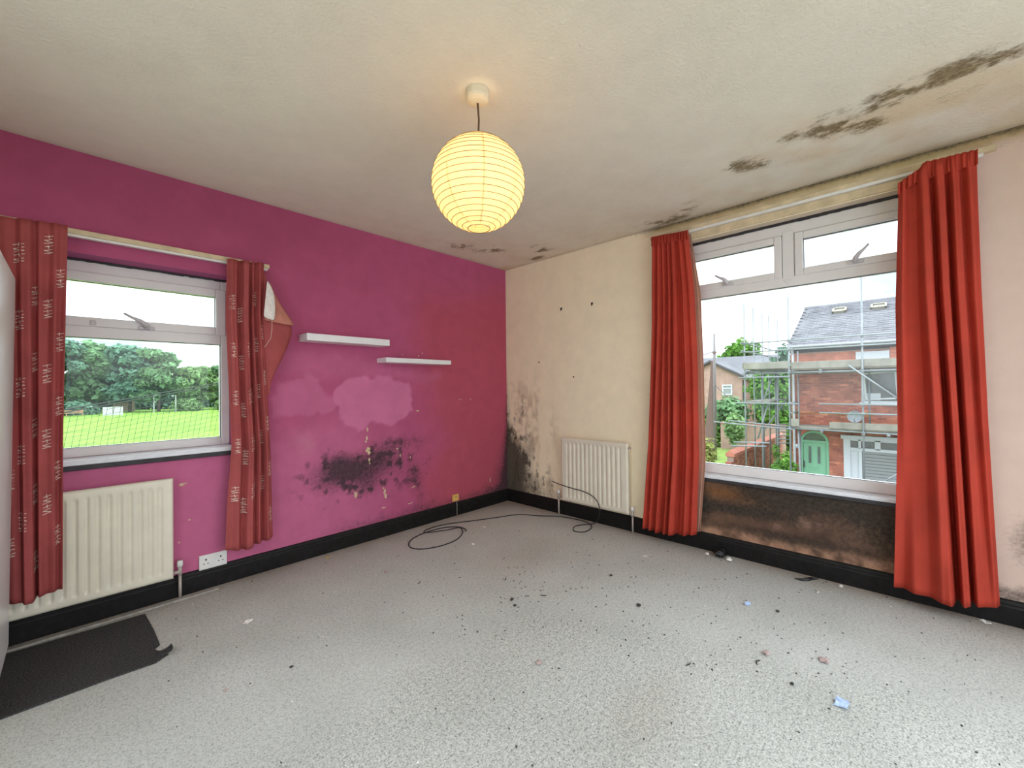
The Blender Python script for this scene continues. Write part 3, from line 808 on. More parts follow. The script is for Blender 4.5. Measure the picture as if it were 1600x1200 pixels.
c2 = KnotCurtain('x', [(0, -3.150), (.3, -3.128), (.6, -3.128), (1, -3.100)], [(0, -3.440), (.3, -3.447), (.6, -3.460), (1, -3.487)],
             [(0, 2.318), (.30, 2.372), (.345, 2.398), (1, 2.388)], [(0, .090), (.70, .080), (.72, .085), (1, .118)], [(0, .3, 0, .45), (.07, .8, .10, .36), (.15, .2, .22, .62), (.22, .4, .36, .46), (.30, 1, .50, .92), (.36, .8, .56, 1), (.42, .05, .645, .0), (.50, .85, .685, .72), (.57, .7, .735, .70), (.62, .05, .77, .0), (.70, .9, .81, .62), (.76, .6, .87, .66), (.80, .1, .92, .6), (.90, .8, .96, .55), (1, .4, 1, .45)],
             [(0, .022), (.10, .046), (.5, .062), (1, .070)], .112, 45)
cu = c2.mesh(240, 60).build('curtain', M['red_cloth'], smooth=True, solid=.002)
tag(cu, 'broad plain red curtain slumping off its rail beside pinkish wall', 'curtain', 'plain red curtains at the wide window')
hd = Curtain('x', [(0, -3.149), (1, -3.146)], [(0, -3.443), (1, -3.443)], [(0, 2.325), (.30, 2.378), (.345, 2.404), (1, 2.394)], [(0, 2.26), (.3, 2.31), (1, 2.32)], 12, [(0, .008), (1, .012)], .118, 46)
hd.mesh(120, 6).build('gathered_heading', M['red_cloth'], cu, smooth=True, solid=.003)


# printed pair at the left window
def print_marks(c, spots, parent, seed):
    """rows of scratchy N and t strokes printed on the cloth, running up the curtain"""
    r = random.Random(seed); mb = MB()
    W = abs(interp(.5, c.right) - interp(.5, c.left)); Hh = interp(.5, c.ztop) - interp(.5, c.zbot)
    def stroke(p, q, w=.0030):
        n = 4
        (a, b), (e, f) = p, q
        dx, dz = e - a, f - b; l = math.hypot(dx, dz); nx, nz = -dz / l * w / 2, dx / l * w / 2
        U = []; V = []
        for i in range(n + 1):
            t_ = i / n
            for sg in (1, -1):
                U.append((a + dx * t_ + nx * sg) / W); V.append(-(b + dz * t_ + nz * sg) / Hh)
        U = np.array(U); V = np.array(V)
        e_ = 1e-3
        P = np.stack(c.at(U, V), 1)
        Pu = np.stack(c.at(U + e_, V), 1) - P; Pv = np.stack(c.at(U, V + e_), 1) - P
        N = np.cross(Pu, Pv); N /= np.linalg.norm(N, axis=1)[:, None]
        N *= np.where((N[:, 1:2] if c.axis == 'y' else N[:, 0:1]) < 0, 1, -1)
        P = P + N * .0016
        mb.add(P, [(2 * i, 2 * i + 1, 2 * i + 3, 2 * i + 2) for i in range(n)])
    for (u, v, k) in spots:
        X = u * W; Z = -v * Hh
        zz = Z
        w = r.uniform(.024, .032)
        for ch in 'NtNt'[:k]:
            j = lambda: r.uniform(-.002, .002)
            if ch == 'N':   # turned on its side: two bars and a diagonal
                stroke((X - w / 2 + j(), zz + j()), (X + w / 2 + j(), zz + .006 + j()))
                stroke((X + w / 2, zz + .006), (X - w / 2 + j(), zz + .014 + j()))
                stroke((X - w / 2, zz + .014), (X + w / 2 + j(), zz + .022 + j()))
                zz += .029
            else:
                stroke((X - w / 2 + j(), zz + .004 + j()), (X + w / 2 + j(), zz + .010 + j()))
                stroke((X + w * .05 + j(), zz - .003), (X - w * .02 + j(), zz + .014))
                zz += .021
    if mb.v: mb.build('fabric_print', M['print_white'], parent, kind='stuff')


c3 = KnotCurtain('y', [(0, -3.500), (1, -3.470)], [(0, -3.272), (.4, -3.284), (.6, -3.289), (1, -3.291)], [(0, 2.046), (1, 2.060)], [(0, .235), (.45, .222), (.55, .240), (1, .254)], 
             [(0, .2, 0, .1), (.12, .5, .14, .4), (.24, .1, .26, .2), (.34, .8, .33, .9), (.44, .9, .46, .95), (.52, .1, .53, .0), (.60, .75, .58, .85), (.72, .4, .70, .6), (.82, .9, .84, .9), (.91, .5, .91, .4), (1, .7, 1, .75)],
             [(0, .014), (.2, .020), (1, .026)], .127, 52)
cu3 = c3.mesh(180, 60).build('curtain', M['print_cloth'], smooth=True, solid=.002)
tag(cu3, 'printed red curtain hanging in front of radiator by tall white appliance', 'curtain', 'printed red curtains at the left window')
sp = []
for (u, ofs) in ((.10, .30), (.30, .06), (.52, .17), (.72, .03), (.90, .12)):
    v = ofs + .055
    while v < .96:
        sp.append((u, v, 4)); v += .175
print_marks(c3, sp, cu3, 2)

c4 = KnotCurtain('y', [(0, -2.592), (.2, -2.600), (.45, -2.588), (.65, -2.575), (.85, -2.60), (1, -2.610)], [(0, -2.386), (.2, -2.388), (.45, -2.372), (.7, -2.348), (1, -2.338)], [(0, 2.046), (1, 2.058)],
             [(0, .238), (.45, .210), (.55, .222), (1, .248)], 
             [(0, .4, 0, .5), (.12, .9, .10, .7), (.24, .5, .22, .9), (.34, .0, .33, .2), (.44, .9, .42, .85), (.54, .8, .52, .8), (.62, .0, .60, .05), (.70, .5, .68, .8), (.77, .05, .77, .15), (.86, .95, .86, .9), (.93, .7, .94, .5), (1, .3, 1, .2)],
             [(0, .020), (.15, .030), (1, .032)], .108, 57)
cu4 = c4.mesh(180, 60).build('curtain', M['print_cloth'], smooth=True, solid=.002)
tag(cu4, 'printed red curtain with its top corner fallen off the rail', 'curtain', 'printed red curtains at the left window')
sp = []
for (u, ofs) in ((.14, .12), (.34, .16), (.55, .28), (.74, .10), (.92, .22)):
    v = ofs + .055
    while v < .96:
        sp.append((u, v, 4)); v += .165
print_marks(c4, sp, cu4, 6)


def sheet(pts_rows, name, mat, parent, solid=.002):
    mb = MB(); n = len(pts_rows[0])
    vs = [p for row in pts_rows for p in row]
    fs = [(i * n + j, i * n + j + 1, (i + 1) * n + j + 1, (i + 1) * n + j) for i in range(len(pts_rows) - 1) for j in range(n - 1)]
    o = mb.add(vs, fs).build(name, mat, parent, smooth=True, solid=solid)
    md = o.modifiers.new('sub', 'SUBSURF'); md.levels = 2; md.render_levels = 2
    o.modifiers.move(len(o.modifiers) - 1, 0)
    return o


# the fallen corner: red face of the cloth below, reverse folded over above it, lining label
sheet([[(-2.395, -.085, 2.045), (-2.378, -.095, 1.99), (-2.372, -.10, 1.95)],
       [(-2.400, -.10, 1.86), (-2.372, -.12, 1.85), (-2.334, -.115, 1.845)],
       [(-2.402, -.11, 1.74), (-2.345, -.145, 1.72), (-2.272, -.125, 1.745)],
       [(-2.402, -.115, 1.66), (-2.32, -.15, 1.655), (-2.222, -.13, 1.655)],
       [(-2.398, -.11, 1.58), (-2.32, -.145, 1.57), (-2.222, -.125, 1.59)],
       [(-2.392, -.105, 1.45), (-2.345, -.13, 1.44), (-2.288, -.115, 1.42)],
       [(-2.385, -.10, 1.33), (-2.368, -.115, 1.30), (-2.352, -.11, 1.29)],
       [(-2.375, -.095, 1.20), (-2.366, -.10, 1.19), (-2.358, -.10, 1.18)]], 'fallen_corner', M['print_cloth'], cu4)
o = sheet([[(-2.372, -.125, 1.955), (-2.352, -.135, 1.92), (-2.336, -.125, 1.868)],
           [(-2.38, -.150, 1.83), (-2.335, -.165, 1.80), (-2.290, -.145, 1.775)],
           [(-2.405, -.160, 1.69), (-2.33, -.185, 1.68), (-2.218, -.15, 1.672)],
           [(-2.405, -.156, 1.675), (-2.33, -.180, 1.663), (-2.216, -.146, 1.655)]], 'folded_reverse', M['cloth_back'], cu4)
o['label'] = 'pale pink reverse of the cloth folded over'
o = sheet([[(-2.384, -.155, 1.945), (-2.376, -.158, 1.93), (-2.366, -.152, 1.915)],
           [(-2.398, -.176, 1.83), (-2.372, -.182, 1.83), (-2.340, -.172, 1.845)],
           [(-2.412, -.185, 1.72), (-2.38, -.195, 1.715), (-2.345, -.185, 1.72)],
           [(-2.414, -.185, 1.69), (-2.38, -.195, 1.68), (-2.350, -.187, 1.672)]], 'lining_label', M['label_cloth'], cu4, .001)
o['label'] = 'white printed cloth label'
MB().tube([(-2.365, -.185, 1.68), (-2.364, -.18, 1.62), (-2.37, -.175, 1.56), (-2.39, -.165, 1.52), (-2.40, -.15, 1.50)], .0018, 5).build('drawstring', M['string'], cu4, smooth=True)

# ------------------------------------------------------------------ paper lantern
LC = Vector((-2.050, -1.845, 2.097)); LRh = .199; LRv = .196
lan = empty('paper_lantern', (LC.x, LC.y, H), 'lit round cream paper lantern hanging from the ceiling', 'lamp')
MB().lathe((LC.x, LC.y, H), [(0, 0), (.050, 0), (.050, -.030), (.046, -.040), (.030, -.048), (.010, -.052), (0, -.052)], 32).build('ceiling_rose', M['rose'], lan, smooth=False, bevel=.002)
zt = LC.z + LRv * .965
MB().tube([(LC.x, LC.y, H - .05), (LC.x + .004, LC.y - .002, H - .12), (LC.x + .001, LC.y, zt), (LC.x, LC.y, LC.z + .10)], .0042, 8).build('flex', M['cord'], lan, smooth=True)
# shade: paper between wire hoops sags slightly; open at top and bottom
prof = []
nr = 21
th0 = math.asin(.047 / LRh)
ths = [th0 + (PI - 2 * th0) * k / nr for k in range(nr + 1)]
for k in range(nr):
    for q in range(4):
        th = ths[k] + (ths[k + 1] - ths[k]) * q / 4
        sag = 1 - .012 * math.sin(PI * q / 4)
        prof.append((LRh * math.sin(th) * sag, LRv * math.cos(th) * sag))
prof.append((LRh * math.sin(ths[-1]), LRv * math.cos(ths[-1])))
ng = 8
mb = MB(); vs = []; fs = []; nn = 120
for (r_, h_) in prof:
    for k in range(nn):
        a = 2 * PI * k / nn
        g_ = 1 - .010 * abs(math.cos(a * ng / 2)) ** 6 * 0 - .004 * (1 - abs(math.sin(a * ng / 2)))
        vs.append((LC.x + r_ * g_ * math.cos(a), LC.y + r_ * g_ * math.sin(a), LC.z + h_))
for i in range(len(prof) - 1):
    for k in range(nn): fs.append((i * nn + k, i * nn + (k + 1) % nn, (i + 1) * nn + (k + 1) % nn, (i + 1) * nn + k))
shade = mb.add(vs, fs).build('paper_shade', M['paper_shade'], lan, smooth=True)
for k in range(nr + 1):
    r_ = LRh * math.sin(ths[k]) + .0006; h_ = LRv * math.cos(ths[k])
    tilt = .010
    mb = MB().tube([(LC.x + r_ * math.cos(a), LC.y + r_ * math.sin(a), LC.z + h_) for a in np.linspace(0, 2 * PI, 61)], .0013 if 0 < k < nr else .0019, 5)
    mb.build('wire_hoop', M['rib'], shade, smooth=True)
mb = MB()
for k in range(ng):      # overlapping paper seams
    a = 2 * PI * (k + .21) / ng
    for i in range(len(prof) - 1):
        (r1, h1), (r2, h2) = prof[i], prof[i + 1]
        w1, w2 = .0028 / max(r1, .03), .0028 / max(r2, .03)
        P = lambda r_, h_, an: (LC.x + (r_ + .0007) * math.cos(an), LC.y + (r_ + .0007) * math.sin(an), LC.z + h_)
        mb.add([P(r1, h1, a - w1), P(r1, h1, a + w1), P(r2, h2, a + w2), P(r2, h2, a - w2)], [(0, 1, 2, 3)])
mb.build('paper_seam', M['paper_shade'], shade, kind='stuff')
# wire spreader, lampholder and bulb
mb = MB().tube([(LC.x - .045, LC.y, LC.z + LRv * .97), (LC.x + .045, LC.y, LC.z + LRv * .97)], .0015, 6)
mb.tube([(LC.x - .02, LC.y, LC.z + LRv * .97), (LC.x - .02, LC.y, LC.z - LRv * .97)], .0012, 6)
mb.build('wire_spreader', M['rib'], lan)
MB().lathe((LC.x, LC.y, LC.z + .06), [(0, .05), (.012, .05), (.015, .03), (.015, 0), (0, 0)], 20).build('lampholder', M['white_plastic'], lan, smooth=True)
bm_, nt, out = new_mat('lit_bulb')
em = nt.nodes.new('ShaderNodeEmission'); em.inputs[0].default_value = (1, .72, .40, 1); em.inputs[1].default_value = LANTERN_RADIANCE
nt.links.new(em.outputs[0], out.inputs[0])
MB().lathe((LC.x, LC.y, LC.z), [(0, .062), (.014, .058), (.016, .04), (.028, .012), (.030, -.005), (.024, -.024), (.010, -.033), (0, -.034)], 20).build('bulb', bm_, lan, smooth=True)

# ------------------------------------------------------------------ radiators
def radiator(axis, a0, a1, z0, z1, label, pitch, valves):
    """pressed steel panel with rounded vertical flutes, seams and valves"""
    P = (lambda a, d, z: (a, -d, z)) if axis == 'y' else (lambda a, d, z: (-d, a, z))
    mid = (a0 + a1) / 2
    t = empty('radiator', P(mid, .05, z0), label, 'radiator', 'cream panel radiators')
    na = int(abs(a1 - a0) / .0045); nz = 44
    A = np.linspace(a0, a1, na); Z = np.concatenate([np.linspace(z0, z0 + .09, 14), np.linspace(z0 + .1, z1 - .09, 12), np.linspace(z1 - .08, z1, 14)])
    vs = []; fs = []
    n = round((abs(a1 - a0) - .05) / pitch); p0 = min(a0, a1) + (abs(a1 - a0) - n * pitch) / 2
    for a in A:
        k = (a - p0) / pitch
        inside = 0 <= k <= n
        f = k - math.floor(k) if inside else .5
        flute = max(0.0, math.cos((f - .0) * 2 * PI)) if inside and .5 <= k <= n - .5 + .01 else 0.0
        flute = flute ** .6
        for z in Z:
            e = min(1, max(0, (z - z0 - .035) / .02)) * min(1, max(0, (z1 - .035 - z) / .02))
            edge = min(abs(a - a0), abs(a - a1), z - z0, z1 - z)
            d = .078 + .0085 * (-flute) * e - .010 * max(0, 1 - edge / .012) ** 2
            vs.append(P(a, d, z))
    m = len(Z)
    for i in range(na - 1):
        for j in range(m - 1): fs.append((i * m + j, (i + 1) * m + j, (i + 1) * m + j + 1, i * m + j + 1))
    MB().add(vs, fs).build('front_panel', M['radiator'], t, smooth=True)
    mb = MB()
    if axis == 'y': mb.box(a0, a1, -.068, -.045, z0, z1)
    else: mb.box(-.068, -.045, a0, a1, z0, z1)
    mb.build('back_panel', M['radiator'], t, bevel=.005)
    for q in (.15, .85):
        c = a0 + (a1 - a0) * q
        mb = MB()
        if axis == 'y': mb.box(c - .015, c + .015, -.045, -.0005, z0 + .1, z1 - .1)
        else: mb.box(-.045, -.0005, c - .015, c + .015, z0 + .1, z1 - .1)
        mb.build('wall_bracket', M['radiator'], t)
    for (a, zz, sgn) in valves:
        mb = MB()
        v = MB().tube([P(a - .028 * sgn, .055, zz - .03), P(a, .055, zz - .03)], .009, 10).tube([P(a, .055, zz - .05), P(a, .055, zz)], .010, 12).build('valve', M['valve'], t, smooth=True)
        MB().tube([P(a, .055, zz), P(a, .055, zz + .012), P(a, .055, zz + .035)], [.013, .015, .013], 12).build('valve_cap', M['white_plastic'], v, smooth=True)
        MB().tube([P(a, .055, zz - .05), P(a, .055, .001)], .0075, 10).build('pipe', M['valve'], t, smooth=True)
    return t


r1 = radiator('y', -3.56, -2.855, .135, .715, 'large cream panel radiator partly behind printed curtain on purple wall', .042, [(-2.823, .19, 1)])
r2 = radiator('x', -1.470, -.785, .155, .745, 'cream panel radiator with black cable draped across, near the corner', .045, [(-.735, .205, -1 * -1), (-1.500, .185, -1)])
MB().tube([(-.06, -1.470, .705), (-.06, -1.492, .705)], .009, 10).build('bleed_plug', M['valve'], r2, smooth=True)

# ------------------------------------------------------------------ shelves, sockets, hooks
o = MB().box(-2.135, -1.497, -.150, -.0005, 1.568, 1.618).build('floating_shelf', M['shelf'], bevel=.002)
tag(o, 'longer, higher white floating shelf nearer the curtain', 'shelf', 'white floating shelves')
o = MB().box(-1.530, -.876, -.150, -.0005, 1.437, 1.475).build('floating_shelf', M['shelf'], bevel=.002)
tag(o, 'lower white floating shelf nearer the room corner', 'shelf', 'white floating shelves')

t = empty('wall_socket', (-2.652, 0, .165), 'white double plug socket low on purple wall beside radiator', 'socket')
MB().box(-2.725, -2.580, -.012, -.0005, .118, .206).build('socket_plate', M['white_plastic'], t, bevel=.004)
for cx in (-2.690, -2.614):
    mb = MB().box(cx - .004, cx + .004, -.0128, -.012, .172, .182)
    mb.box(cx - .014, cx - .007, -.0128, -.012, .150, .155).box(cx + .007, cx + .014, -.0128, -.012, .150, .155)
    mb.build('socket_holes', M['dark_hole'], t)
for cx in (-2.665, -2.639):
    MB().box(cx - .006, cx + .006, -.0155, -.0122, .185, .199).build('switch', M['white_plastic'], t, bevel=.002)
t = empty('cable_outlet', (-.727, 0, .168), 'small yellowed square outlet plate above the skirting near corner', 'outlet')
MB().box(-.765, -.690, -.014, -.0005, .138, .202).build('outlet_plate', M['yellow_plate'], t, bevel=.003)
MB().box(-.735, -.720, -.0150, -.0142, .176, .181).build('outlet_slot', M['dark_hole'], t)
MB().tube([(-.725, -.022, .138), (-.724, -.024, .10), (-.722, -.022, .04), (-.722, -.022, .004)], .003, 6).build('white_lead', M['gripper'], t)
for (y, z, lb) in ((-.751, 1.976, 'small black picture hook on cream wall, nearer the corner'), (-1.098, 1.975, 'small black picture hook on cream wall, nearer the curtain')):
    t = empty('picture_hook', (0, y, z), lb, 'hook', 'picture hooks on the cream wall')
    MB().prism([(y - .011, z + .014), (y + .011, z + .014), (y + .008, z - .004), (y, z - .012), (y - .008, z - .004)], 'x', -.003, -.0003).build('hook_plate', M['hook'], t)
    MB().tube([(-.004, y, z - .004), (-.010, y, z - .016), (-.014, y, z - .008)], .003, 6).build('hook_prong', M['hook'], t)
for (y, z, lb) in ((-.470, 1.476, 'black nail in the cream wall below the picture hooks'), (-.891, 1.316, 'tiny nail in cream wall above the radiator')):
    o = MB().tube([(-.0002, y, z), (-.010, y, z), (-.0102, y, z), (-.014, y, z)], [.003, .003, .007, .006], 8).build('wall_nail', M['hook'])
    tag(o, lb, 'nail')

# ------------------------------------------------------------------ tall white appliance at the left
t = empty('refrigerator', (-3.75, -.46, 0), 'tall white appliance with rounded edges at left edge of view', 'refrigerator')
fx = -3.460
MB().box(-4.03, fx - .055, -.745, -.175, .03, 1.765).build('body', M['fridge'], t, bevel=.012, seg=3)
d_ = MB().box(fx - .052, fx, -.755, -.165, .06, 1.768).build('door', M['fridge'], t, bevel=.018, seg=4)
MB().box(fx - .004, fx + .0015, -.75, -.685, .855, .985).build('recessed_grip', M['fridge_grey'], d_, bevel=.004)
MB().box(-4.02, fx - .02, -.74, -.18, .0, .06).build('plinth', M['fridge'], t, bevel=.01)
t.rotation_euler = (0, .0125, 0)      # it leans a little on the soft carpet

# ------------------------------------------------------------------ floor things
mb = MB()
poly = [(-4.0, -.10), (-3.5, -.11), (-2.985, -.130), (-2.972, -.36), (-2.968, -.55), (-2.990, -.575), (-2.985, -.60), (-2.950, -.655), (-2.952, -.675), (-3.0, -.71), (-3.15, -.70), (-3.44, -.70), (-4.0, -.69)]
o = mb.prism(poly, 'z', .0005, .007).build('floor_mat', M['mat'], bevel=.002)
tag(o, 'dark grey rectangular mat with torn corner on carpet before radiator', 'mat')
mb = MB()
curl = []
for i in range(7):
    a = i / 6 * 1.9
    curl.append([(-2.985 + .035 * math.sin(a) + .012 * i / 6, -.62 - .05 * q - .006 * i, .008 + .026 * (1 - math.cos(a))) for q in (0, .5, 1)])
sheet(curl, 'curled_corner', M['mat'], o, .004)
o = MB().box(-4.0, -2.64, -.094, -.068, .0005, .013).build('carpet_gripper', M['gripper'], bevel=.003)
tag(o, 'bare grey timber gripper strip along the skirting below the radiator', 'strip')


def cable(name, pts, r, label, cat='cable', z0=None, sub=6):
    P = [Vector(p) for p in pts]; out = []
    for i in range(len(P) - 1):
        p0 = P[max(i - 1, 0)]; p1 = P[i]; p2 = P[i + 1]; p3 = P[min(i + 2, len(P) - 1)]
        for k in range(sub):
            s = k / sub
            q = .5 * ((2 * p1) + (-p0 + p2) * s + (2 * p0 - 5 * p1 + 4 * p2 - p3) * s * s + (-p0 + 3 * p1 - 3 * p2 + p3) * s ** 3)
            out.append(q)
    out.append(P[-1])
    for q in out: q.z = max(q.z, r + .0005)
    o = MB().tube(out, r, 7).build(name, M['cable'], smooth=True)
    return tag(o, label, cat)


z = .005
cable('black_cable', [(-.986, -.46, .02), (-.93, -.40, z), (-.93, -.30, z), (-1.02, -.22, z), (-1.18, -.20, z), (-1.33, -.23, z), (-1.43, -.30, z), (-1.475, -.40, z), (-1.43, -.49, z), (-1.30, -.54, z), (-1.14, -.53, z), (-1.0, -.44, z),
                      (-.95, -.34, .012), (-1.06, -.30, .012), (-1.20, -.235, .012), (-1.20, -.17, z), (-1.08, -.14, z), (-.93, -.17, z), (-.72, -.27, z), (-.52, -.36, z), (-.32, -.45, z), (-.22, -.62, z), (-.12, -.76, z),
                      (-.075, -.92, z), (-.08, -1.06, z), (-.16, -1.17, z), (-.30, -1.19, z), (-.34, -1.11, z), (-.24, -1.05, z), (-.14, -1.09, z), (-.10, -1.17, .03), (-.105, -1.215, .12), (-.105, -1.205, .20), (-.105, -1.15, .255), (-.105, -1.05, .283), (-.105, -.93, .292), (-.105, -.80, .305), (-.11, -.70, .325)],
      .0042, 'long black cable looping over the carpet and up across small radiator')


def scrap(name, loc, size, mat, label, cat, kind='crumple', seed=0, group=None):
    r = random.Random(seed * 17 + 3)
    x, y = loc
    mb = MB()
    if kind == 'crumple':
        n, m = 9, 6; vs = []; fs = []
        for j in range(m + 1):
            ph = PI * j / m
            for i in range(n):
                a = 2 * PI * i / n; q = r.uniform(.6, 1.15)
                vs.append((x + size * q * math.sin(ph) * math.cos(a), y + size * .8 * q * math.sin(ph) * math.sin(a), max(.0006, size * .42 + size * .55 * q * math.cos(ph) * .8)))
        for j in range(m):
            for i in range(n): fs.append((j * n + i, j * n + (i + 1) % n, (j + 1) * n + (i + 1) % n, (j + 1) * n + i))
        o = mb.add(vs, fs).build(name, mat)
    elif kind == 'flat':
        rot = r.uniform(0, 3); n = 6; rows = []
        for i in range(n):
            row = []
            for j in range(4):
                u = (i / (n - 1) - .5) * 2 * size; v = (j / 3 - .5) * 1.3 * size * (1 + .2 * math.sin(i * 2 + seed))
                row.append((x + u * math.cos(rot) - v * math.sin(rot), y + u * math.sin(rot) + v * math.cos(rot), .003 + size * .12 * (1 + math.sin(i * 1.7 + j * .9 + seed))))
            rows.append(row)
        vs = [p for row in rows for p in row]
        fs = [(i * 4 + j, i * 4 + j + 1, (i + 1) * 4 + j + 1, (i + 1) * 4 + j) for i in range(n - 1) for j in range(3)]
        o = mb.add(vs, fs).build(name, mat, solid=.0008)
    else:
        rot = r.uniform(-.6, .6) + (1.57 if kind == 'twig2' else 0)
        pts = [(x + size * (k / 4 - .5) * 2 * math.cos(rot) - size * .25 * math.sin(k * 1.3 + seed) * math.sin(rot), y + size * (k / 4 - .5) * 2 * math.sin(rot) + size * .25 * math.sin(k * 1.3 + seed) * math.cos(rot), size * .10 + .001) for k in range(5)]
        o = mb.tube(pts, [size * .06, size * .13, size * .16, size * .12, size * .05], 6).build(name, mat)
    tag(o, label, cat, group)
    return o


LIT = [
    ('paper_scrap', (-2.623, -.639), .030, 'paper', 'white rectangular paper scrap on carpet near dark mat', 'paper', 'flat'),
    ('dry_leaf', (-2.827, -1.147), .014, 'pink_bit', 'crumpled pinkish scrap on carpet before dark mat', 'leaf', 'crumple'),
    ('dry_leaf', (-2.594, -1.189), .012, 'dark_bit', 'small dark scrap on carpet below left window curtain', 'leaf', 'crumple'),
    ('mustard_scrap', (-1.987, -.11), .018, 'yellow_bit', 'mustard coloured scrap by skirting under the shelves', 'scrap', 'crumple'),
    ('paper_scrap', (-1.11, -.70), .020, 'paper', 'white scrap on carpet in front of cable loop', 'paper', 'flat'),
    ('paper_scrap', (-.78, -.47), .018, 'paper', 'cream scrap beside cable near yellowed outlet', 'paper', 'flat'),
    ('paper_scrap', (-.435, -1.792), .018, 'paper', 'white scrap on carpet in front of narrow red curtain', 'paper', 'flat'),
    ('blue_wrapper', (-.672, -2.510), .026, 'blue_paper', 'crumpled pale blue wrapper on carpet facing mouldy wall under window', 'wrapper', 'crumple'),
    ('blue_wrapper', (-1.232, -2.973), .036, 'blue_paper', 'flat pale blue wrapper on open carpet near broad red curtain', 'wrapper', 'flat'),
    ('paper_scrap', (-.236, -2.772), .022, 'paper', 'narrow white scrap on carpet below wide window', 'paper', 'twig'),
    ('dry_leaf', (-.644, -2.648), .016, 'dark_bit', 'dark curled scrap beside small blue wrapper', 'leaf', 'crumple'),
    ('dry_leaf', (-1.088, -2.690), .024, 'pink_bit', 'crumpled pale brown scrap on carpet behind flat blue wrapper', 'leaf', 'crumple'),
    ('twig', (-1.177, -2.677), .026, 'dark_bit', 'dark twig lying beside crumpled pale brown scrap', 'twig', 'twig'),
    ('folded_scrap', (-.972, -2.887), .028, 'pink_bit', 'folded tent-shaped scrap on carpet near broad red curtain', 'scrap', 'flat'),
    ('dry_leaf', (-1.519, -1.508), .020, 'dark_bit', 'larger dark fluff on carpet in room centre', 'leaf', 'crumple'),
    ('dry_leaf', (-1.555, -1.563), .014, 'dark_bit', 'smaller dark fluff beside larger fluff in room centre', 'leaf', 'crumple'),
    ('twig', (-1.356, -1.296), .024, 'brown_bit', 'brown twig on carpet behind the dark fluff', 'twig', 'twig'),
    ('twig', (-1.358, -1.608), .024, 'dark_bit', 'dark curved twig right of the dark fluff', 'twig', 'twig2'),
    ('paper_scrap', (-1.836, -1.974), .022, 'pink_bit', 'torn pale scrap on fluffy carpet in foreground', 'paper', 'crumple'),
    ('dry_leaf', (-1.090, -2.072), .020, 'dark_bit', 'dark scrap on carpet between fluff and blue wrapper', 'leaf', 'crumple'),
    ('dry_leaf', (-.865, -1.769), .016, 'dark_bit', 'black scrap on carpet in front of red curtain, farther one', 'leaf', 'crumple'),
    ('twig', (-1.758, -.931), .020, 'brown_bit', 'short brown twig on carpet in front of shelves wall', 'twig', 'twig'),
    ('white_fluff', (-1.82, -.64), .020, 'pink_bit', 'pale fluff on carpet in front of mouldy purple wall', 'fluff', 'crumple'),
    ('black_pen', (-.10, -2.70), .080, 'black_bag', 'black pen lying along the skirting under wide window', 'pen', 'twig2'),
    ('paper_ball', (-.07, -2.865), .020, 'paper', 'crumpled white paper ball by skirting under wide window', 'paper', 'crumple'),
    ('paper_scrap', (-.06, -3.44), .024, 'paper', 'white scrap against skirting below broad red curtain', 'paper', 'flat'),
    ('twig', (-1.40, -2.46), .024, 'dark_bit', 'dark twig on open carpet in front of wide window', 'twig', 'twig'),
    ('dry_leaf', (-1.238, -2.815), .014, 'dark_bit', 'small dark scrap between twig and flat blue wrapper', 'leaf', 'crumple'),
]
for i, (nm, loc, s, mt, lb, ct, kd) in enumerate(LIT):
    scrap(nm, loc, s * (.78 if kd == 'crumple' else .85), M[mt], lb, ct, kd, i, 'litter on the carpet')

# black bag bunched against the skirting
t = empty('black_bag', (-.07, -2.19, 0), 'black polythene bag bunched against skirting under window', 'bag')
o = scrap('bag_body', (-.075, -2.185), .062, M['black_bag'], None, None, 'crumple', 77); o.parent = t; o.matrix_parent_inverse = t.matrix_world.inverted()
o = scrap('white_tissue', (-.11, -2.255), .026, M['paper'], 'white tissue poking out of the bag', None, 'crumple', 78); o.parent = t; o.matrix_parent_inverse = t.matrix_world.inverted()
o = scrap('white_tissue', (-.10, -2.105), .020, M['paper'], 'white tissue poking out of the bag', None, 'crumple', 79); o.parent = t; o.matrix_parent_inverse = t.matrix_world.inverted()

# crumbs nobody could count
mb = MB(); r = random.Random(9)
for i in range(620):
    if i < 260: x = r.gauss(-.9, .45); y = r.gauss(-2.4, .5)
    elif i < 420: x = r.gauss(-1.5, .3); y = r.gauss(-1.5, .3)
    else: x = r.uniform(-3.2, -.08); y = r.uniform(-3.6, -.08)
    if not (-3.9 < x < -.03 and -3.9 < y < -.03): continue
    s = r.uniform(.002, .0075); a = r.uniform(0, PI); e = r.uniform(.25, .7)
    c_, s_ = math.cos(a) * s, math.sin(a) * s
    mb.add([(x + c_, y + s_, .001), (x - s_ * e, y + c_ * e, .001), (x - c_, y - s_, .001), (x + s_ * e, y - c_ * e, .001), (x, y, .001 + s * .7)], [(0, 1, 4), (1, 2, 4), (2, 3, 4), (3, 0, 4)])
o = mb.build('carpet_crumbs', M['dark_bit'], kind='stuff'); tag(o, 'dark crumbs and specks of litter scattered over the carpet', 'litter')
mb = MB()
for i in range(160):
    x = r.uniform(-2.8, -.06); y = r.uniform(-3.2, -.06)
    s = r.uniform(.0015, .006); a = r.uniform(0, PI); e = r.uniform(.3, .8)
    c_, s_ = math.cos(a) * s, math.sin(a) * s
    mb.add([(x + c_, y + s_, .001), (x - s_ * e, y + c_ * e, .001), (x - c_, y - s_, .001), (x + s_ * e, y - c_ * e, .001), (x, y, .001 + s * .7)], [(0, 1, 4), (1, 2, 4), (2, 3, 4), (3, 0, 4)])
o = mb.build('plaster_crumbs', M['paper'], kind='stuff'); tag(o, 'white plaster crumbs scattered over the carpet', 'litter')

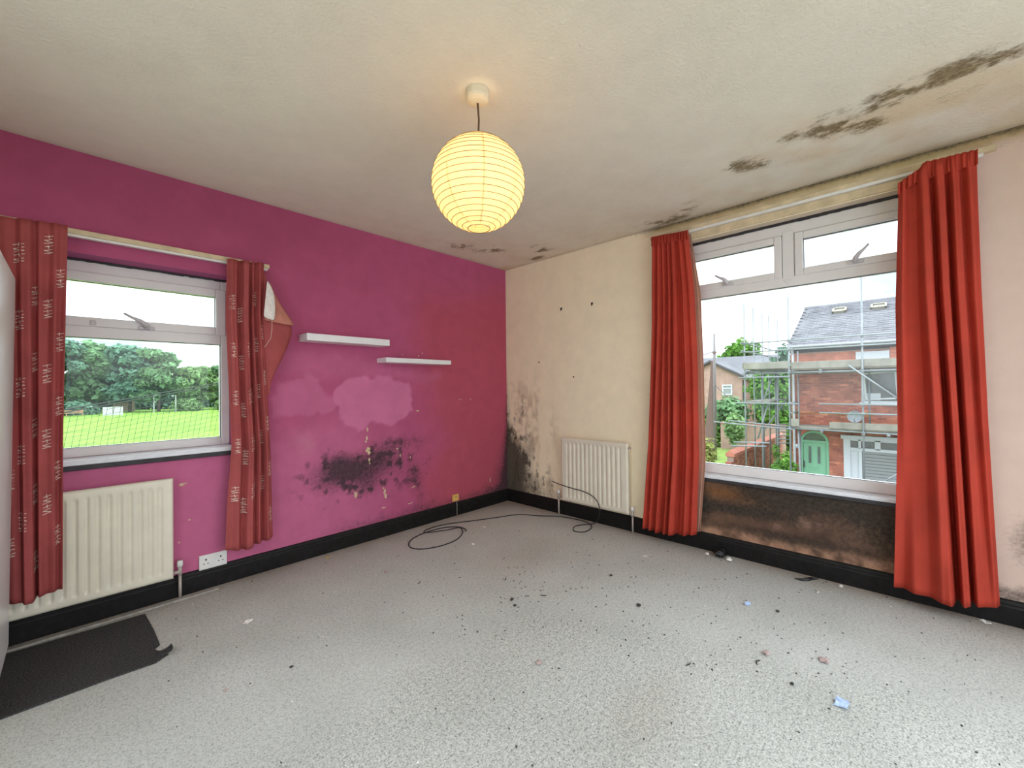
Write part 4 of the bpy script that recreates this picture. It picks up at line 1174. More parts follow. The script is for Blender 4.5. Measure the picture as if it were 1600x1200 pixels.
# ------------------------------------------------------------------ outdoors
M['brick_red'] = plain('red_brick', (0.36, 0.115, 0.075), 0.9, var=.35, scale=3.0)
M['brick_dark'] = plain('darker_red_brick', (0.28, 0.085, 0.06), 0.9, var=.3, scale=3.0)
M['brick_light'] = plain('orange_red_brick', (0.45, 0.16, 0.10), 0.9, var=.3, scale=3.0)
M['brick_garden'] = plain('garden_wall_brick', (0.40, 0.165, 0.10), 0.92, var=.4, scale=2.5)
M['mortar'] = plain('grey_mortar', (0.30, 0.22, 0.18), 0.95, var=.15)
M['coping'] = plain('terracotta_coping', (0.42, 0.15, 0.10), 0.85, var=.2, scale=4)
M['slate'] = plain('grey_roof_slate', (0.105, 0.103, 0.115), 0.95, var=.3, scale=2.2)
M['fascia'] = plain('dark_eaves', (0.05, 0.045, 0.05), 0.8, var=.3)
M['gutter'] = plain('grey_gutter', (0.20, 0.215, 0.22), 0.5)
M['ext_white'] = plain('white_window_plastic', (0.50, 0.52, 0.55), 0.4, var=.03)
M['ext_glass'] = plain('dim_reflecting_pane', (0.085, 0.10, 0.11), 0.12, var=.3, scale=2, spec=.8)
M['blind'] = plain('grey_slat_blind', (0.25, 0.26, 0.26), 0.5, var=.05)
M['green_door'] = plain('pale_green_door', (0.18, 0.40, 0.25), 0.5, var=.04)
M['scaffold'] = plain('galvanised_scaffold_tube', (0.19, 0.205, 0.215), 0.6, .2, var=.12, scale=4)
M['board'] = plain('weathered_scaffold_board', (0.20, 0.185, 0.155), 0.85, var=.25, scale=3)
M['pole_grey'] = plain('grey_telegraph_pole', (0.17, 0.15, 0.15), 0.9, var=.2)
M['pole_brown'] = plain('brown_timber_post', (0.16, 0.10, 0.09), 0.9, var=.2)
M['skylight'] = plain('beige_skylight_frame', (0.24, 0.22, 0.18), 0.6)
M['dish'] = plain('grey_satellite_dish', (0.24, 0.26, 0.28), 0.5)
M['grass'] = plain('mown_grass', (0.135, 0.25, 0.035), 0.95, var=.22, scale=.25, spec=.1)
M['rough_grass'] = plain('rough_grass', (0.16, 0.23, 0.06), 0.95, var=.35, scale=1.2, spec=.1)
M['paving'] = plain('grey_paving', (0.20, 0.19, 0.18), 0.9, var=.2, scale=1.0)
M['leaf_a'] = plain('mid_green_leaves', (0.135, 0.25, 0.115), 0.8, var=.45, scale=.35, trans=.3, spec=.2)
M['leaf_b'] = plain('blue_green_leaves', (0.11, 0.225, 0.145), 0.8, var=.45, scale=.35, trans=.3, spec=.2)  # tree leaf colours lightened towards teal to imitate distance haze
M['leaf_c'] = plain('yellow_green_leaves', (0.17, 0.28, 0.11), 0.8, var=.4, scale=.35, trans=.3, spec=.2)
M['leaf_d'] = plain('bright_green_leaves', (0.11, 0.25, 0.04), 0.8, var=.4, scale=1.5, trans=.3, spec=.2)
M['leaf_e'] = plain('straw_green_leaves', (0.24, 0.27, 0.08), 0.85, var=.4, scale=1.5, trans=.3, spec=.2)
M['bark'] = plain('grey_brown_bark', (0.12, 0.09, 0.07), 0.95, var=.3)
M['net_cord'] = plain('dark_net_cord', (0.03, 0.04, 0.03), 0.8)
M['sign_white'] = plain('white_board', (0.40, 0.40, 0.40), 0.6)
M['rust'] = plain('brown_timber', (0.30, 0.18, 0.10), 0.9)
M['far_brick'] = plain('hazy_brick', (0.36, 0.23, 0.19), 0.9, var=.2, scale=1.5)
M['far_slate'] = plain('hazy_slate', (0.11, 0.11, 0.12), 0.95, var=.15, scale=1.0)

# ground
o = MB().box(-70, 60, T + .01, 190, G - .3, G).build('ground_field', M['grass']); tag(o, 'bright green mown playing field beyond the left window', kind='structure')
o = MB().box(T + .01, 60, 1.62, T + .009, G - .3, G - .005).box(T + .01, 60, -30, T, G - .3, G).build('ground_street', M['paving']); tag(o, 'grey paving in front of the brick house', kind='structure')
o = MB().box(5, 60, 1.78, 22, G, G + .06).build('ground_verge', M['rough_grass']); tag(o, 'rough grass garden behind the brick garden wall', kind='structure')


def leaves(mb, blobs, n, size, seed, flat=.35):
    """leaf sprays scattered through the outer part of ellipsoids"""
    g = np.random.default_rng(seed)
    w = np.array([b[3] * b[4] + b[4] * b[5] + b[3] * b[5] for b in blobs]); w = w / w.sum()
    idx = g.choice(len(blobs), n, p=w)
    B = np.array(blobs)[idx]
    d = g.normal(size=(n, 3)); d /= np.linalg.norm(d, axis=1)[:, None]
    rr = (g.uniform(.55, 1.0, n) + .35 * g.random(n) ** 5)[:, None]
    c = B[:, :3] + d * B[:, 3:6] * rr
    nrm = d + g.normal(size=(n, 3)) * .6 + np.array([0, 0, .5]); nrm /= np.linalg.norm(nrm, axis=1)[:, None]
    a = np.cross(nrm, g.normal(size=(n, 3))); a /= np.linalg.norm(a, axis=1)[:, None]
    b = np.cross(nrm, a)
    s = size * g.uniform(.6, 1.4, n)[:, None]
    P = np.stack([c - a * s, c - b * s * .55 + nrm * s * flat * .3, c + a * s, c + b * s * .55 + nrm * s * flat * .3], 1).reshape(-1, 3)
    o = len(mb.v)
    mb.v.extend(map(tuple, P.tolist())); mb.f.extend([(o + 4 * i, o + 4 * i + 1, o + 4 * i + 2, o + 4 * i + 3) for i in range(n)])
    return mb


def raw_build(mb, name, mat, parent=None, kind=None):
    me = bpy.data.meshes.new(name); me.from_pydata(mb.v, [], mb.f); me.materials.append(mat); me.update()
    o = bpy.data.objects.new(name, me); COL.objects.link(o)
    if parent: o.parent = parent; o.matrix_parent_inverse = parent.matrix_world.inverted()
    if kind: o['kind'] = kind
    return o


def tree(x, y, top, w, label, mat, seed, n=5200, leaf=.42, trunk=.30, group=None, lowest=.28, cat='tree'):
    g = random.Random(seed)
    h = top - G
    t = empty('leafy_tree', (x, y, G), label, cat, group)
    bl = []
    for i in range(26):
        f = g.uniform(lowest, .92)
        wd = w * (1 - abs(f - .52) * 1.15) * .42
        a = g.uniform(0, 2 * PI); q = g.uniform(.2, 1.0) * wd
        r_ = g.uniform(.10, .19) * w
        bl.append((x + q * math.cos(a), y + q * math.sin(a), G + h * f, r_, r_, r_ * .72))
    bl.append((x, y, G + h * .86, w * .14, w * .14, h * .12))
    raw_build(leaves(MB(), bl, n, leaf, seed), 'foliage', mat, t)
    mb = MB().tube([(x, y, G - .05), (x + .1, y, G + h * .25), (x - .1, y + .1, G + h * .5), (x, y, G + h * .75)], [trunk, trunk * .75, trunk * .5, trunk * .2], 8)
    for k in range(4):
        b = bl[k]; mb.tube([(x, y, G + h * (.22 + .06 * k)), ((x + b[0]) / 2, (y + b[1]) / 2, G + h * (.34 + .05 * k)), b[:3]], [trunk * .45, trunk * .3, trunk * .12], 6)
    mb.build('trunk', M['bark'], t, smooth=True)
    return t


GT = 'trees along the far edge of the field'
for i, (x, y, top, w, lb, mt) in enumerate([
        (-6.5, 106, 11.6, 12, 'tallest tree at the far field edge, next to printed curtain', 'leaf_b'),
        (-1.2, 110, 11.0, 11.5, 'tree sloping down from the tallest tree at the field edge', 'leaf_a'),
        (4.2, 107, 10.0, 11.0, 'broad tree above the white board at field edge', 'leaf_b'),
        (8.2, 104, 9.6, 8.5, 'round-headed tree with visible trunks right of white board', 'leaf_a'),
        (14.2, 106, 6.4, 10, 'lower yellowish tree in the dip of the tree line', 'leaf_c'),
        (19.5, 107, 6.6, 7, 'dense green tree near the right end of left window view', 'leaf_a'),
        (24.5, 108, 6.2, 8, 'tree at the right end of the tree line behind the curtain', 'leaf_b'),
        (-14, 108, 10.5, 11, 'big tree at the left end of the tree line', 'leaf_a'),
        (-9.5, 101, 6.5, 8, 'paler lower tree in front of the tallest tree', 'leaf_c')]):
    tree(x, y, top, w, lb, M[mt], 100 + i, n=6500, leaf=.62, group=GT, lowest=.22)
hb = [(-22 + 3.1 * i, 119 + random.uniform(-1, 1), G + random.uniform(1.6, 2.6), 2.6, 1.6, random.uniform(2.2, 3.2)) for i in range(19)]
o = raw_build(leaves(MB(), hb, 9000, .5, 55), 'hedge', M['leaf_b']); tag(o, 'dark undergrowth hedge filling the gaps under the tree line', 'hedge')
for i, (x, mt, lb) in enumerate([(12.0, 'leaf_c', 'yellow-green bush under the middle of the tree line'), (19.0, 'leaf_c', 'yellow-green bush at the foot of the right tree'), (-3.0, 'leaf_b', 'dark bush at field edge left of white board')]):
    o = raw_build(leaves(MB(), [(x, 101, G + 1.1, 2.2, 1.2, 1.3), (x + 1.5, 101.5, G + .8, 1.5, 1, 1)], 900, .35, 70 + i), 'bush', M[mt]); tag(o, lb, 'bush')
t = empty('small_building', (2.9, 99, G), 'pale buff building glimpsed between the far trees', 'building')
MB().box(2.3, 5.4, 112.5, 116, G, G + 3.6).build('wall', plain('buff_wall', (.42, .30, .24), .9), t)
MB().prism([(2.0, G + 3.6), (5.7, G + 3.6), (3.85, G + 4.8)], 'y', 112.3, 116.2).build('roof', M['far_slate'], t)
MB().box(3.5, 4.3, 112.4, 112.52, G + 1.9, G + 2.6).build('window', M['ext_glass'], t)
t = empty('white_board', (.9, 87, G), 'pair of white boards standing at far field edge', 'board')
for k, cx in enumerate((.32, 1.50)):
    MB().box(cx - .56, cx + .56, 87, 87.06, G + .30, G + 1.62).build('board_panel', M['sign_white'], t, bevel=.02)
    for q in (-.45, .45): MB().box(cx + q - .04, cx + q + .04, 87.06, 87.14, G, G + 1.6).build('post', M['sign_white'], t)
t = empty('timber_bench', (-3.2, 96, G), 'low brown timber bench at the far field edge', 'bench')
MB().box(-4.4, -2.2, 96, 96.5, G + .5, G + .62).build('seat', M['rust'], t)
MB().box(-4.4, -2.2, 96.5, 96.58, G + .7, G + 1.0).build('backrest', M['rust'], t)
for q in (-4.2, -2.4): MB().box(q, q + .12, 96.02, 96.58, G, G + .5).build('leg', M['rust'], t)
for i, (x, y, lb) in enumerate([(6.9, 98, 'pale slim post at field edge near the middle trees'), (10.2, 99, 'pale slim post at field edge under the right trees')]):
    o = MB().tube([(x, y, G), (x, y, G + 3.2)], .07, 6).build('field_post', M['sign_white']); tag(o, lb, 'post')

# ball-stop net on two taut cables
nt_ = empty('sports_net', (-1.4, 6, G), 'dark ball-stop net hanging from twin cables outside left window', 'net')
zc = lambda x: 1.676 + .207 * x
for dz in (0, -.042):
    MB().tube([(x, 6, zc(x) + dz - .02 * math.sin(PI * (x + 6.5) / 8.5)) for x in np.linspace(-6.5, 2.0, 12)], .011, 6).build('cable', M['net_cord'], nt_, smooth=True)
for x in (-6.5, 2.0): MB().tube([(x, 6, G), (x, 6, zc(x) + .2)], .05, 10).build('net_post', M['pole_grey'], nt_)
mb = MB(); cw = .0028
zb_ = lambda x: -.55
for k in range(1, 30):        # along
    pts = [(x, 6 + .02 * math.sin(x * 2 + k), zc(x) - .05 - .080 * k) for x in np.linspace(-6.45, 1.95, 18)]
    mb.tube(pts, cw, 3, cap=False)
for k in range(106):          # down, leaning slightly
    x = -6.4 + .08 * k
    mb.tube([(x, 6, zc(x) - .05), (x - .17, 6, zc(x) - 1.2), (x - .36, 6, zc(x) - 2.35)], cw, 3, cap=False)
mb.build('netting', M['net_cord'], nt_, kind='stuff')

# ---------------- brick house across the street
HX = 14.0
hs = empty('brick_house', (HX, -3.5, G), 'red brick house with slate roof and green door, behind scaffolding', 'house')
HY0, HY1 = -8.0, -.215
door = (-1.245, -.440, G, -.33); bay = (-6.2, -1.62, -2.35, -.43); upw = (-3.10, -2.09, .60, 1.68)
mb = MB()
def wall_with_holes(mb, holes, x0, x1, y0, y1, z0, z1):
    ys = sorted({y0, y1, *[h[0] for h in holes], *[h[1] for h in holes]}); zs = sorted({z0, z1, *[h[2] for h in holes], *[h[3] for h in holes]})
    for a, b in zip(ys, ys[1:]):
        for c, d in zip(zs, zs[1:]):
            if not any(h[0] <= (a + b) / 2 <= h[1] and h[2] <= (c + d) / 2 <= h[3] for h in holes): mb.box(x0, x1, a, b, c, d)
wall_with_holes(mb, [door, bay, upw], HX, HX + .25, HY0, HY1, G, 2.45)
mb.box(HX + .25, HX + 7, HY1 - .25, HY1, G, 2.45).box(HX + 6.8, HX + 7, HY0, HY1, G, 2.45).box(HX + .25, HX + 6.8, HY0, HY0 + .25, G, 2.45)
mb.box(HX + .26, HX + 6.8, HY0 + .25, HY1 - .26, -.15, 0)
hw = mb.build('house_wall', M['mortar'], hs)
# brick courses, laid with their own edges
bk = {'brick_red': MB(), 'brick_dark': MB(), 'brick_light': MB()}
r = random.Random(12)
nz = int((2.32 - G) / .075)
for j in range(nz):
    z0 = G + j * .075 + .005; z1 = z0 + .064
    y = HY1 - (.1125 if j % 2 else 0)
    segs = []
    yy = HY1
    while yy > -4.9:
        L_ = .215 if not (j % 2 and yy == HY1) else .1025
        a, b = yy - L_, yy
        cut = False
        for h in (door, bay, upw):
            if z1 > h[2] and z0 < h[3] and b > h[0] and a < h[1]:
                if b > h[1]: a = max(a, h[1])
                elif a < h[0]: b = min(b, h[0])
                else: cut = True
        if h and not cut and b - a > .02:
            q = r.random()
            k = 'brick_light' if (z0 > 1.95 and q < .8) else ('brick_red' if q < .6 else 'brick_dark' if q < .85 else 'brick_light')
            bk[k].box(HX - .008 - r.random() * .006, HX + .02, a, b, z0, z1)
        yy -= L_ + .010
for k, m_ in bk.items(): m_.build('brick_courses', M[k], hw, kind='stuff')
# eaves, gutter, roof
MB().box(HX - .02, HX + .02, HY0, HY1 + .02, 2.31, 2.45).build('fascia', M['fascia'], hs)
MB().box(HX - .28, HX, HY0, HY1 + .04, 2.43, 2.46).build('soffit', M['fascia'], hs)
MB().tube([(HX - .33, HY0, 2.50), (HX - .33, HY1 + .05, 2.50)], .045, 8).build('gutter', M['gutter'], hs)
MB().tube([(HX - .33, HY1 - .08, 2.48), (HX - .07, HY1 - .08, 2.25), (HX - .06, HY1 - .08, G)], .038, 8).build('downpipe', M['ext_white'], hs)
ex, ez, rx, rz = HX - .32, 2.52, HX + 3.35, 4.33
MB().prism([(ex, ez), (rx, rz), (2 * rx - ex, ez), (2 * rx - ex, ez - .08), (rx, rz - .1), (ex, ez - .05)], 'y', HY0, HY1 + .05).build('roof', M['fascia'], hs)
sl = math.hypot(rx - ex, rz - ez); ux, uz = (rx - ex) / sl, (rz - ez) / sl
mb = MB(); nr_ = 23; r = random.Random(21)
for j in range(nr_):
    s0 = sl * j / nr_; s1 = s0 + sl / nr_ + .03
    y = HY1 + .06 - (.12 if j % 2 else 0)
    while y > -5.2:
        a, b = y - .24, y; lift = .018 + r.random() * .012; l2 = .004 + r.random() * .003
        P = lambda s, h, yy: (ex + ux * s - uz * h, yy, ez + uz * s + ux * h)
        mb.add([P(s0, 0, a), P(s0, 0, b), P(s1, l2, b), P(s1, l2, a), P(s0, lift, a), P(s0, lift, b), P(s1, l2 + .006, b), P(s1, l2 + .006, a)],
               [(0, 1, 5, 4), (4, 5, 6, 7), (0, 4, 7, 3), (1, 2, 6, 5)])
        y -= .246
mb.build('roof_slates', M['slate'], hs, kind='stuff')
for k in range(11):
    y = HY1 + .06 - k * .45
    MB().prism([(rx - .14, rz - .05), (rx, rz + .05), (rx + .14, rz - .05), (rx, rz - .01)], 'y', y, y - .44 + random.uniform(-.004, .004)).build('ridge_tile', M['slate'], hs)
for (ya, yb) in ((-1.555, -1.13), (-2.67, -2.23)):
    s0, s1 = sl * .735, sl * .845
    P = lambda s, h, yy: (ex + ux * s - uz * h, yy, ez + uz * s + ux * h)
    mb = MB()
    for (p, q, a, b) in ((s0, s0 + .07, ya, yb), (s1 - .07, s1, ya, yb), (s0, s1, ya, ya + .06), (s0, s1, yb - .06, yb)):
        mb.add([P(p, 0, a), P(p, 0, b), P(q, 0, b), P(q, 0, a), P(p, .10, a), P(p, .10, b), P(q, .10, b), P(q, .10, a)], [(0, 3, 2, 1), (4, 5, 6, 7), (0, 1, 5, 4), (1, 2, 6, 5), (2, 3, 7, 6), (3, 0, 4, 7)])
    f_ = mb.build('skylight', M['skylight'], hs)
    MB().add([P(s0 + .05, .05, ya + .04), P(s0 + .05, .05, yb - .04), P(s1 - .05, .05, yb - .04), P(s1 - .05, .05, ya + .04)], [(0, 1, 2, 3)]).build('pane', M['skylight'], f_)
# door with arched fanlight
dy0, dy1 = door[0], door[1]; dc = (dy0 + dy1) / 2; rr = (dy1 - dy0) / 2
def arch(r_, zc_, n=14): return [(dc + r_ * math.cos(PI * k / n), zc_ + r_ * .93 * math.sin(PI * k / n)) for k in range(n + 1)]
zs = -.72
# brick filling the corners over the arch
for sg in (1, -1):
    pts = [(dc + sg * rr, zs)] + [(dc + sg * rr * math.cos(PI / 2 * k / 8), zs + rr * .93 * math.sin(PI / 2 * k / 8)) for k in range(1, 9)] + [(dc, -.33), (dc + sg * rr, -.33)]
    MB().prism(pts, 'x', HX - .012, HX + .2).build('arch_spandrel', M['brick_red'], hs)
dr = empty('front_door', (HX, dc, G)); dr.parent = hs; dr.matrix_parent_inverse = hs.matrix_world.inverted()
mb = MB()
outer = [(dc + rr, G)] + arch(rr, zs) + [(dc - rr, G)]; inner = [(dc + rr - .08, G)] + arch(rr - .08, zs) + [(dc - rr + .08, G)]
n = len(outer)
vs = [(HX + .02, *q) for q in outer] + [(HX + .02, *q) for q in inner] + [(HX + .12, *q) for q in outer] + [(HX + .12, *q) for q in inner]
fs = []
for i in range(n - 1): fs += [(i, i + 1, n + i + 1, n + i), (n + i, n + i + 1, 3 * n + i + 1, 3 * n + i)]
mb.add(vs, fs); mb.box(HX + .02, HX + .12, dy0 + .08, dy1 - .08, zs - .04, zs + .04)
mb.build('door_frame', M['green_door'], dr)
MB().prism([(dc + rr - .09, zs + .03)] + arch(rr - .09, zs)[1:-1] + [(dc - rr + .09, zs + .03)], 'x', HX + .07, HX + .08).build('fanlight', M['ext_glass'], dr)
MB().box(HX + .06, HX + .11, dy0 + .085, dy1 - .085, G + .02, zs - .045).build('door_leaf', M['green_door'], dr, bevel=.008)
for yc in (-.712, -.965):
    rect_frame(MB(), yc - .065, yc + .065, -1.48, -.86, .025, HX + .045, HX + .06, 'x').build('pane_bead', M['green_door'], dr)
    MB().box(HX + .05, HX + .062, yc - .04, yc + .04, -1.455, -.885).build('door_pane', M['ext_glass'], dr)
rect_frame(MB(), -.975, -.70, -1.66, -1.57, .018, HX + .045, HX + .06, 'x').build('letterbox', M['green_door'], dr)
MB().box(HX + .02, HX + .06, -.56, -.53, -1.62, -1.40).build('door_handle', M['fascia'], dr)
# ground-floor window
gw = empty('house_window', (HX, -3, -1.4)); gw.parent = hs; gw.matrix_parent_inverse = hs.matrix_world.inverted()
MB().box(HX - .10, HX + .05, bay[0] - .05, bay[1] + .06, -.55, -.425).build('window_head', M['ext_white'], gw, bevel=.01)
mb = MB()
b0, b1 = HX - .02, HX + .08
mb.box(b0, b1, -1.80, bay[1], -2.35, -.55)
for (p, q) in ((-2.06, -1.995), (-2.53, -2.39)): mb.box(b0, b1, p, q, -.86, -.55)
mb.box(b0, b1, bay[0], -1.80, -.60, -.55).box(b0, b1, bay[0], -1.80, -.92, -.82).box(b0, b1, bay[0], -1.80, -2.35, -2.22)
mb.box(b0, b1, -2.08, -2.0, -2.22, -.92).box(b0, b1, -3.08, -2.95, -2.22, -.55).box(b0, b1, -4.4, -4.3, -2.22, -.55)
mb.build('window_frame', M['ext_white'], gw, bevel=.008)
MB().box(HX + .03, HX + .04, -2.0, -1.80, -2.22, -.92).build('white_panel', M['ext_white'], gw)
for (p, q) in ((-1.995, -1.80), (-2.39, -2.06), (-2.95, -2.53), (-4.3, -3.08), (bay[0], -4.4)): MB().box(HX + .03, HX + .04, p, q, -.82, -.60).build('pane', M['ext_glass'], gw)
for (p, q) in ((-2.95, -2.08), (-4.3, -3.08), (bay[0], -4.4)):
    MB().box(HX + .055, HX + .06, p, q, -2.22, -.92).build('pane', M['ext_glass'], gw)
    for k in range(13):
        z_ = -2.20 + k * .1
        MB().add([(HX + .050, p, z_), (HX + .050, q, z_), (HX + .038, q, z_ + .085), (HX + .038, p, z_ + .085)], [(0, 1, 2, 3)]).build('blind_slat', M['blind'], gw)
# upper window with one light standing open
uw = empty('house_window', (HX, -2.6, 1.1)); uw.parent = hs; uw.matrix_parent_inverse = hs.matrix_world.inverted()
rect_frame(MB(), upw[0], upw[1], upw[2], upw[3], .085, HX - .01, HX + .08, 'x').build('window_frame', M['ext_white'], uw, bevel=.008)
MB().box(HX - .05, HX + .02, upw[0] - .05, upw[1] + .05, .585, .635).build('window_sill', M['ext_white'], uw)
MB().box(HX + .05, HX + .06, upw[0] + .08, upw[1] - .08, .68, 1.60).build('pane', M['ext_glass'], uw)
mb = rect_frame(MB(), 0, .80, 0, .86, .05, -.02, .02, 'y')
s_ = mb.build('open_sash', M['ext_white'], uw)
s_.matrix_world = Matrix.Translation((HX - .02, -2.19, .70)) @ Matrix.Rotation(math.radians(-90 - 8), 4, 'Z') @ Matrix.Rotation(math.radians(-4), 4, 'Y')
MB().box(HX + .03, HX + .04, -2.55, -2.22, .70, .92).build('white_box', M['ext_white'], uw)
MB().box(HX - .05, HX + .0, -2.775, -1.97, 2.0, 2.245).build('lintel', M['ext_white'], hs, bevel=.01)['label'] = 'new pale lintel'
for j in range(4): MB().box(HX - .04, HX + .0, -3.2, -2.785, 2.0 + j * .087, 2.08 + j * .087).build('lintel_tile', M['brick_light' if j % 2 == 0 else 'coping'], hs)
MB().lathe((HX - .04, -.37, -.90), [(0, -.05), (.05, -.045), (.075, -.02), (.08, .03), (0, .03)], 16, 'x').build('wall_lamp', M['ext_white'], hs, smooth=True)
t = empty('satellite_dish', (HX, -1.94, .19), 'round grey satellite dish on the brick house wall', 'satellite dish')
MB().lathe((HX - .30, -1.94, .19), [(0, .04), (.09, .03), (.15, .01), (.185, -.02), (.19, -.02), (.19, -.012), (.15, .022), (.09, .042), (0, .052)], 28, 'x').build('dish', M['dish'], t, smooth=True)
MB().tube([(HX - .01, -1.94, .10), (HX - .15, -1.94, .10), (HX - .25, -1.94, .19)], .018, 8).build('bracket', M['dish'], t)
MB().tube([(HX - .31, -1.94, .03), (HX - .55, -1.94, .12)], .010, 6).build('feed_arm', M['dish'], t)

# ---------------- scaffolding
sc_ = empty('scaffolding', (12.8, -1, G), 'galvanised tube scaffolding with plank decks around the brick house', 'scaffolding')
FX, GY, TR = 12.8, .93, .0242
def pole(n_, *pts): return MB().tube(pts, TR, 8).build(n_, M['scaffold'], sc_, smooth=True)
# front standards
pole('standard', (FX, -.37, G), (FX, -.37, 4.08)); pole('standard', (FX, -2.19, G), (FX, -2.21, 4.45)); pole('standard', (FX, -4.4, G), (FX, -4.4, 4.1)); pole('standard', (FX, GY, G), (FX, GY, 4.05))
pole('standard', (13.7, -.47, G), (13.7, -.47, 2.35)); pole('standard', (13.7, -2.30, -.25), (13.7, -2.30, 1.75)); pole('standard', (13.7, .15, G), (13.7, .15, 1.75))
pole('standard', (12.95, -.62, G), (12.95, -.57, -.2)); pole('standard', (13.72, -.50, G), (13.72, -.50, -.2))
# gable-side standards
for x in (14.0, 15.3, 16.3, 17.9): pole('standard', (x, GY, G), (x, GY, 4.05))
for x in (14.6, 16.2, 17.6): pole('standard', (x, -.08, G), (x, -.08, 2.9 if x > 16 else 1.7))
pole('standard', (13.4, .55, G), (13.4, .55, 1.7)); pole('standard', (15.2, .5, G), (15.2, .5, 1.7))
# ledgers and rails
for z_ in (2.66, 2.36):
    pole('guard_rail', (FX - .05, GY + .12, z_), (FX - .05, -6.8, z_ - .01)); pole('guard_rail', (FX - .15, GY + .05, z_ + .04), (18.2, GY + .05, z_ + .03))
pole('ledger', (FX + .05, GY + .1, 1.62), (FX + .05, -6.8, 1.60)); pole('ledger', (FX - .1, GY - .05, 1.66), (18.2, GY - .05, 1.66)); pole('ledger', (13.65, -.2, 1.60), (13.65, -6.8, 1.60)); pole('ledger', (FX - .05, GY + .2, 1.48), (FX - .05, -.4, 1.48))
for z_ in (.61, .335): pole('guard_rail', (FX - .05, -1.15, z_), (FX - .05, -6.8, z_))
pole('ledger', (FX + .05, -.30, -.20), (FX + .05, -6.8, -.27)); pole('ledger', (13.65, -.30, -.25), (13.65, -6.8, -.25))
pole('ledger', (FX - .05, 1.95, -.10), (FX - .05, -.45, -.23)); pole('ledger', (FX + .10, 1.5, -.04), (FX + .10, -.45, -.17))
pole('ledger', (FX - .05, 1.25, .60), (FX - .05, -.62, .60)); pole('ledger', (FX + .3, .95, .62), (17.9, .95, .62))
pole('ledger', (FX - .05, 1.4, -.92), (FX - .05, .3, -.84)); pole('ledger', (FX - .05, 1.3, -.78), (FX - .05, .2, -.72))
for z_ in (-.28, -.42, -.56, -.7, -.84, -.98): pole('ladder_rung', (15.2, .45, z_), (15.2, -.05, z_))
pole('transom_tube', (FX - .1, -.42, .62), (13.95, -.42, .62)); pole('transom_tube', (FX - .1, -.42, .30), (13.95, -.42, .30))
for y in (-.38, -1.2, -2.2, -3.1, -4.2): pole('transom_tube', (FX - .12, y, 1.665), (13.98, y, 1.665)); pole('transom_tube', (FX - .12, y, -.205), (13.98, y, -.205))
for x in (13.4, 14.6, 15.8, 17.0): pole('transom_tube', (x, GY + .1, 1.72), (x, -.18, 1.72))
# braces
pole('brace', (FX - .08, -1.88, 1.79), (FX - .08, -3.10, .66)); pole('brace', (FX - .09, -2.40, -1.78), (FX - .09, -3.25, -1.05)); pole('brace', (FX - .12, -2.62, -1.78), (FX - .12, -3.4, -1.12))
pole('brace', (13.0, .60, -.62), (13.1, .30, .62)); pole('brace', (13.4, .52, -.40), (14.4, -.10, .86)); pole('brace', (13.1, .42, .75), (13.3, .20, 1.5))
# boards
def board(x0, x1, y0, y1, z0, z1, n_='scaffold_board'): return MB().box(x0, x1, y0, y1, z0, z1).build(n_, M['board'], sc_, bevel=.006)
for k in range(5):
    x = FX + .06 + k * .225
    board(x, x + .215, -4.1, -.42, 1.69, 1.728); board(x, x + .215, -6.8, -4.12, 1.69, 1.728)
    board(x, x + .215, -4.1, -.45, -.180, -.142); board(x, x + .215, -6.8, -4.12, -.180, -.142)
for k in range(5):
    y = GY - .05 - k * .215
    board(FX - .05, 15.3, y - .205, y, 1.745, 1.783); board(15.32, 18.0, y - .205, y, 1.745, 1.783)
board(FX - .09, FX - .052, GY + .02, -.36, 1.76, 1.985, 'toe_board'); board(FX + .03, FX + .068, -3.9, -.42, 1.73, 1.95, 'toe_board'); board(FX + .03, FX + .068, -6.8, -3.92, 1.73, 1.95, 'toe_board')
board(FX - .05, 18.0, GY + .03, GY + .065, 1.79, 1.99, 'toe_board')
board(FX + .03, FX + .068, -3.6, -1.395, -.14, .055, 'toe_board'); board(FX + .03, FX + .068, -6.8, -3.62, -.14, .055, 'toe_board'); board(FX - .02, FX + .02, -.62, -.40, -.12, .12, 'toe_board')
for k in range(3): board(FX + .02, 15.6, .20 + k * .23, .42 + k * .23, .635, .675)
# couplers
for (x, y, z_) in [(FX, -.37, 1.62), (FX, -.37, 2.66), (FX, -.37, 2.36), (FX, GY, 2.66), (FX, GY, 2.36), (FX, GY, 1.62), (FX, -2.2, 1.62), (FX, -2.2, 2.66), (FX, -2.2, .61), (FX, -2.2, .335), (FX, -2.2, -.25), (FX, -.37, -.22), (FX, -.37, .6), (FX, -1.2, 1.62), (FX, -3.0, 1.62), (FX, -1.2, -.24), (FX, -2.75, -.25)]:
    MB().box(x - .06, x + .05, y - .04, y + .04, z_ - .045, z_ + .045).build('coupler', M['scaffold'], sc_, bevel=.012)
o = scrap('tarpaulin_bundle', (14.6, .45), .16, M['fascia'], 'dark bundle lying on the upper scaffold deck', 'bundle', 'crumple', 91)
o.location.z = 1.80

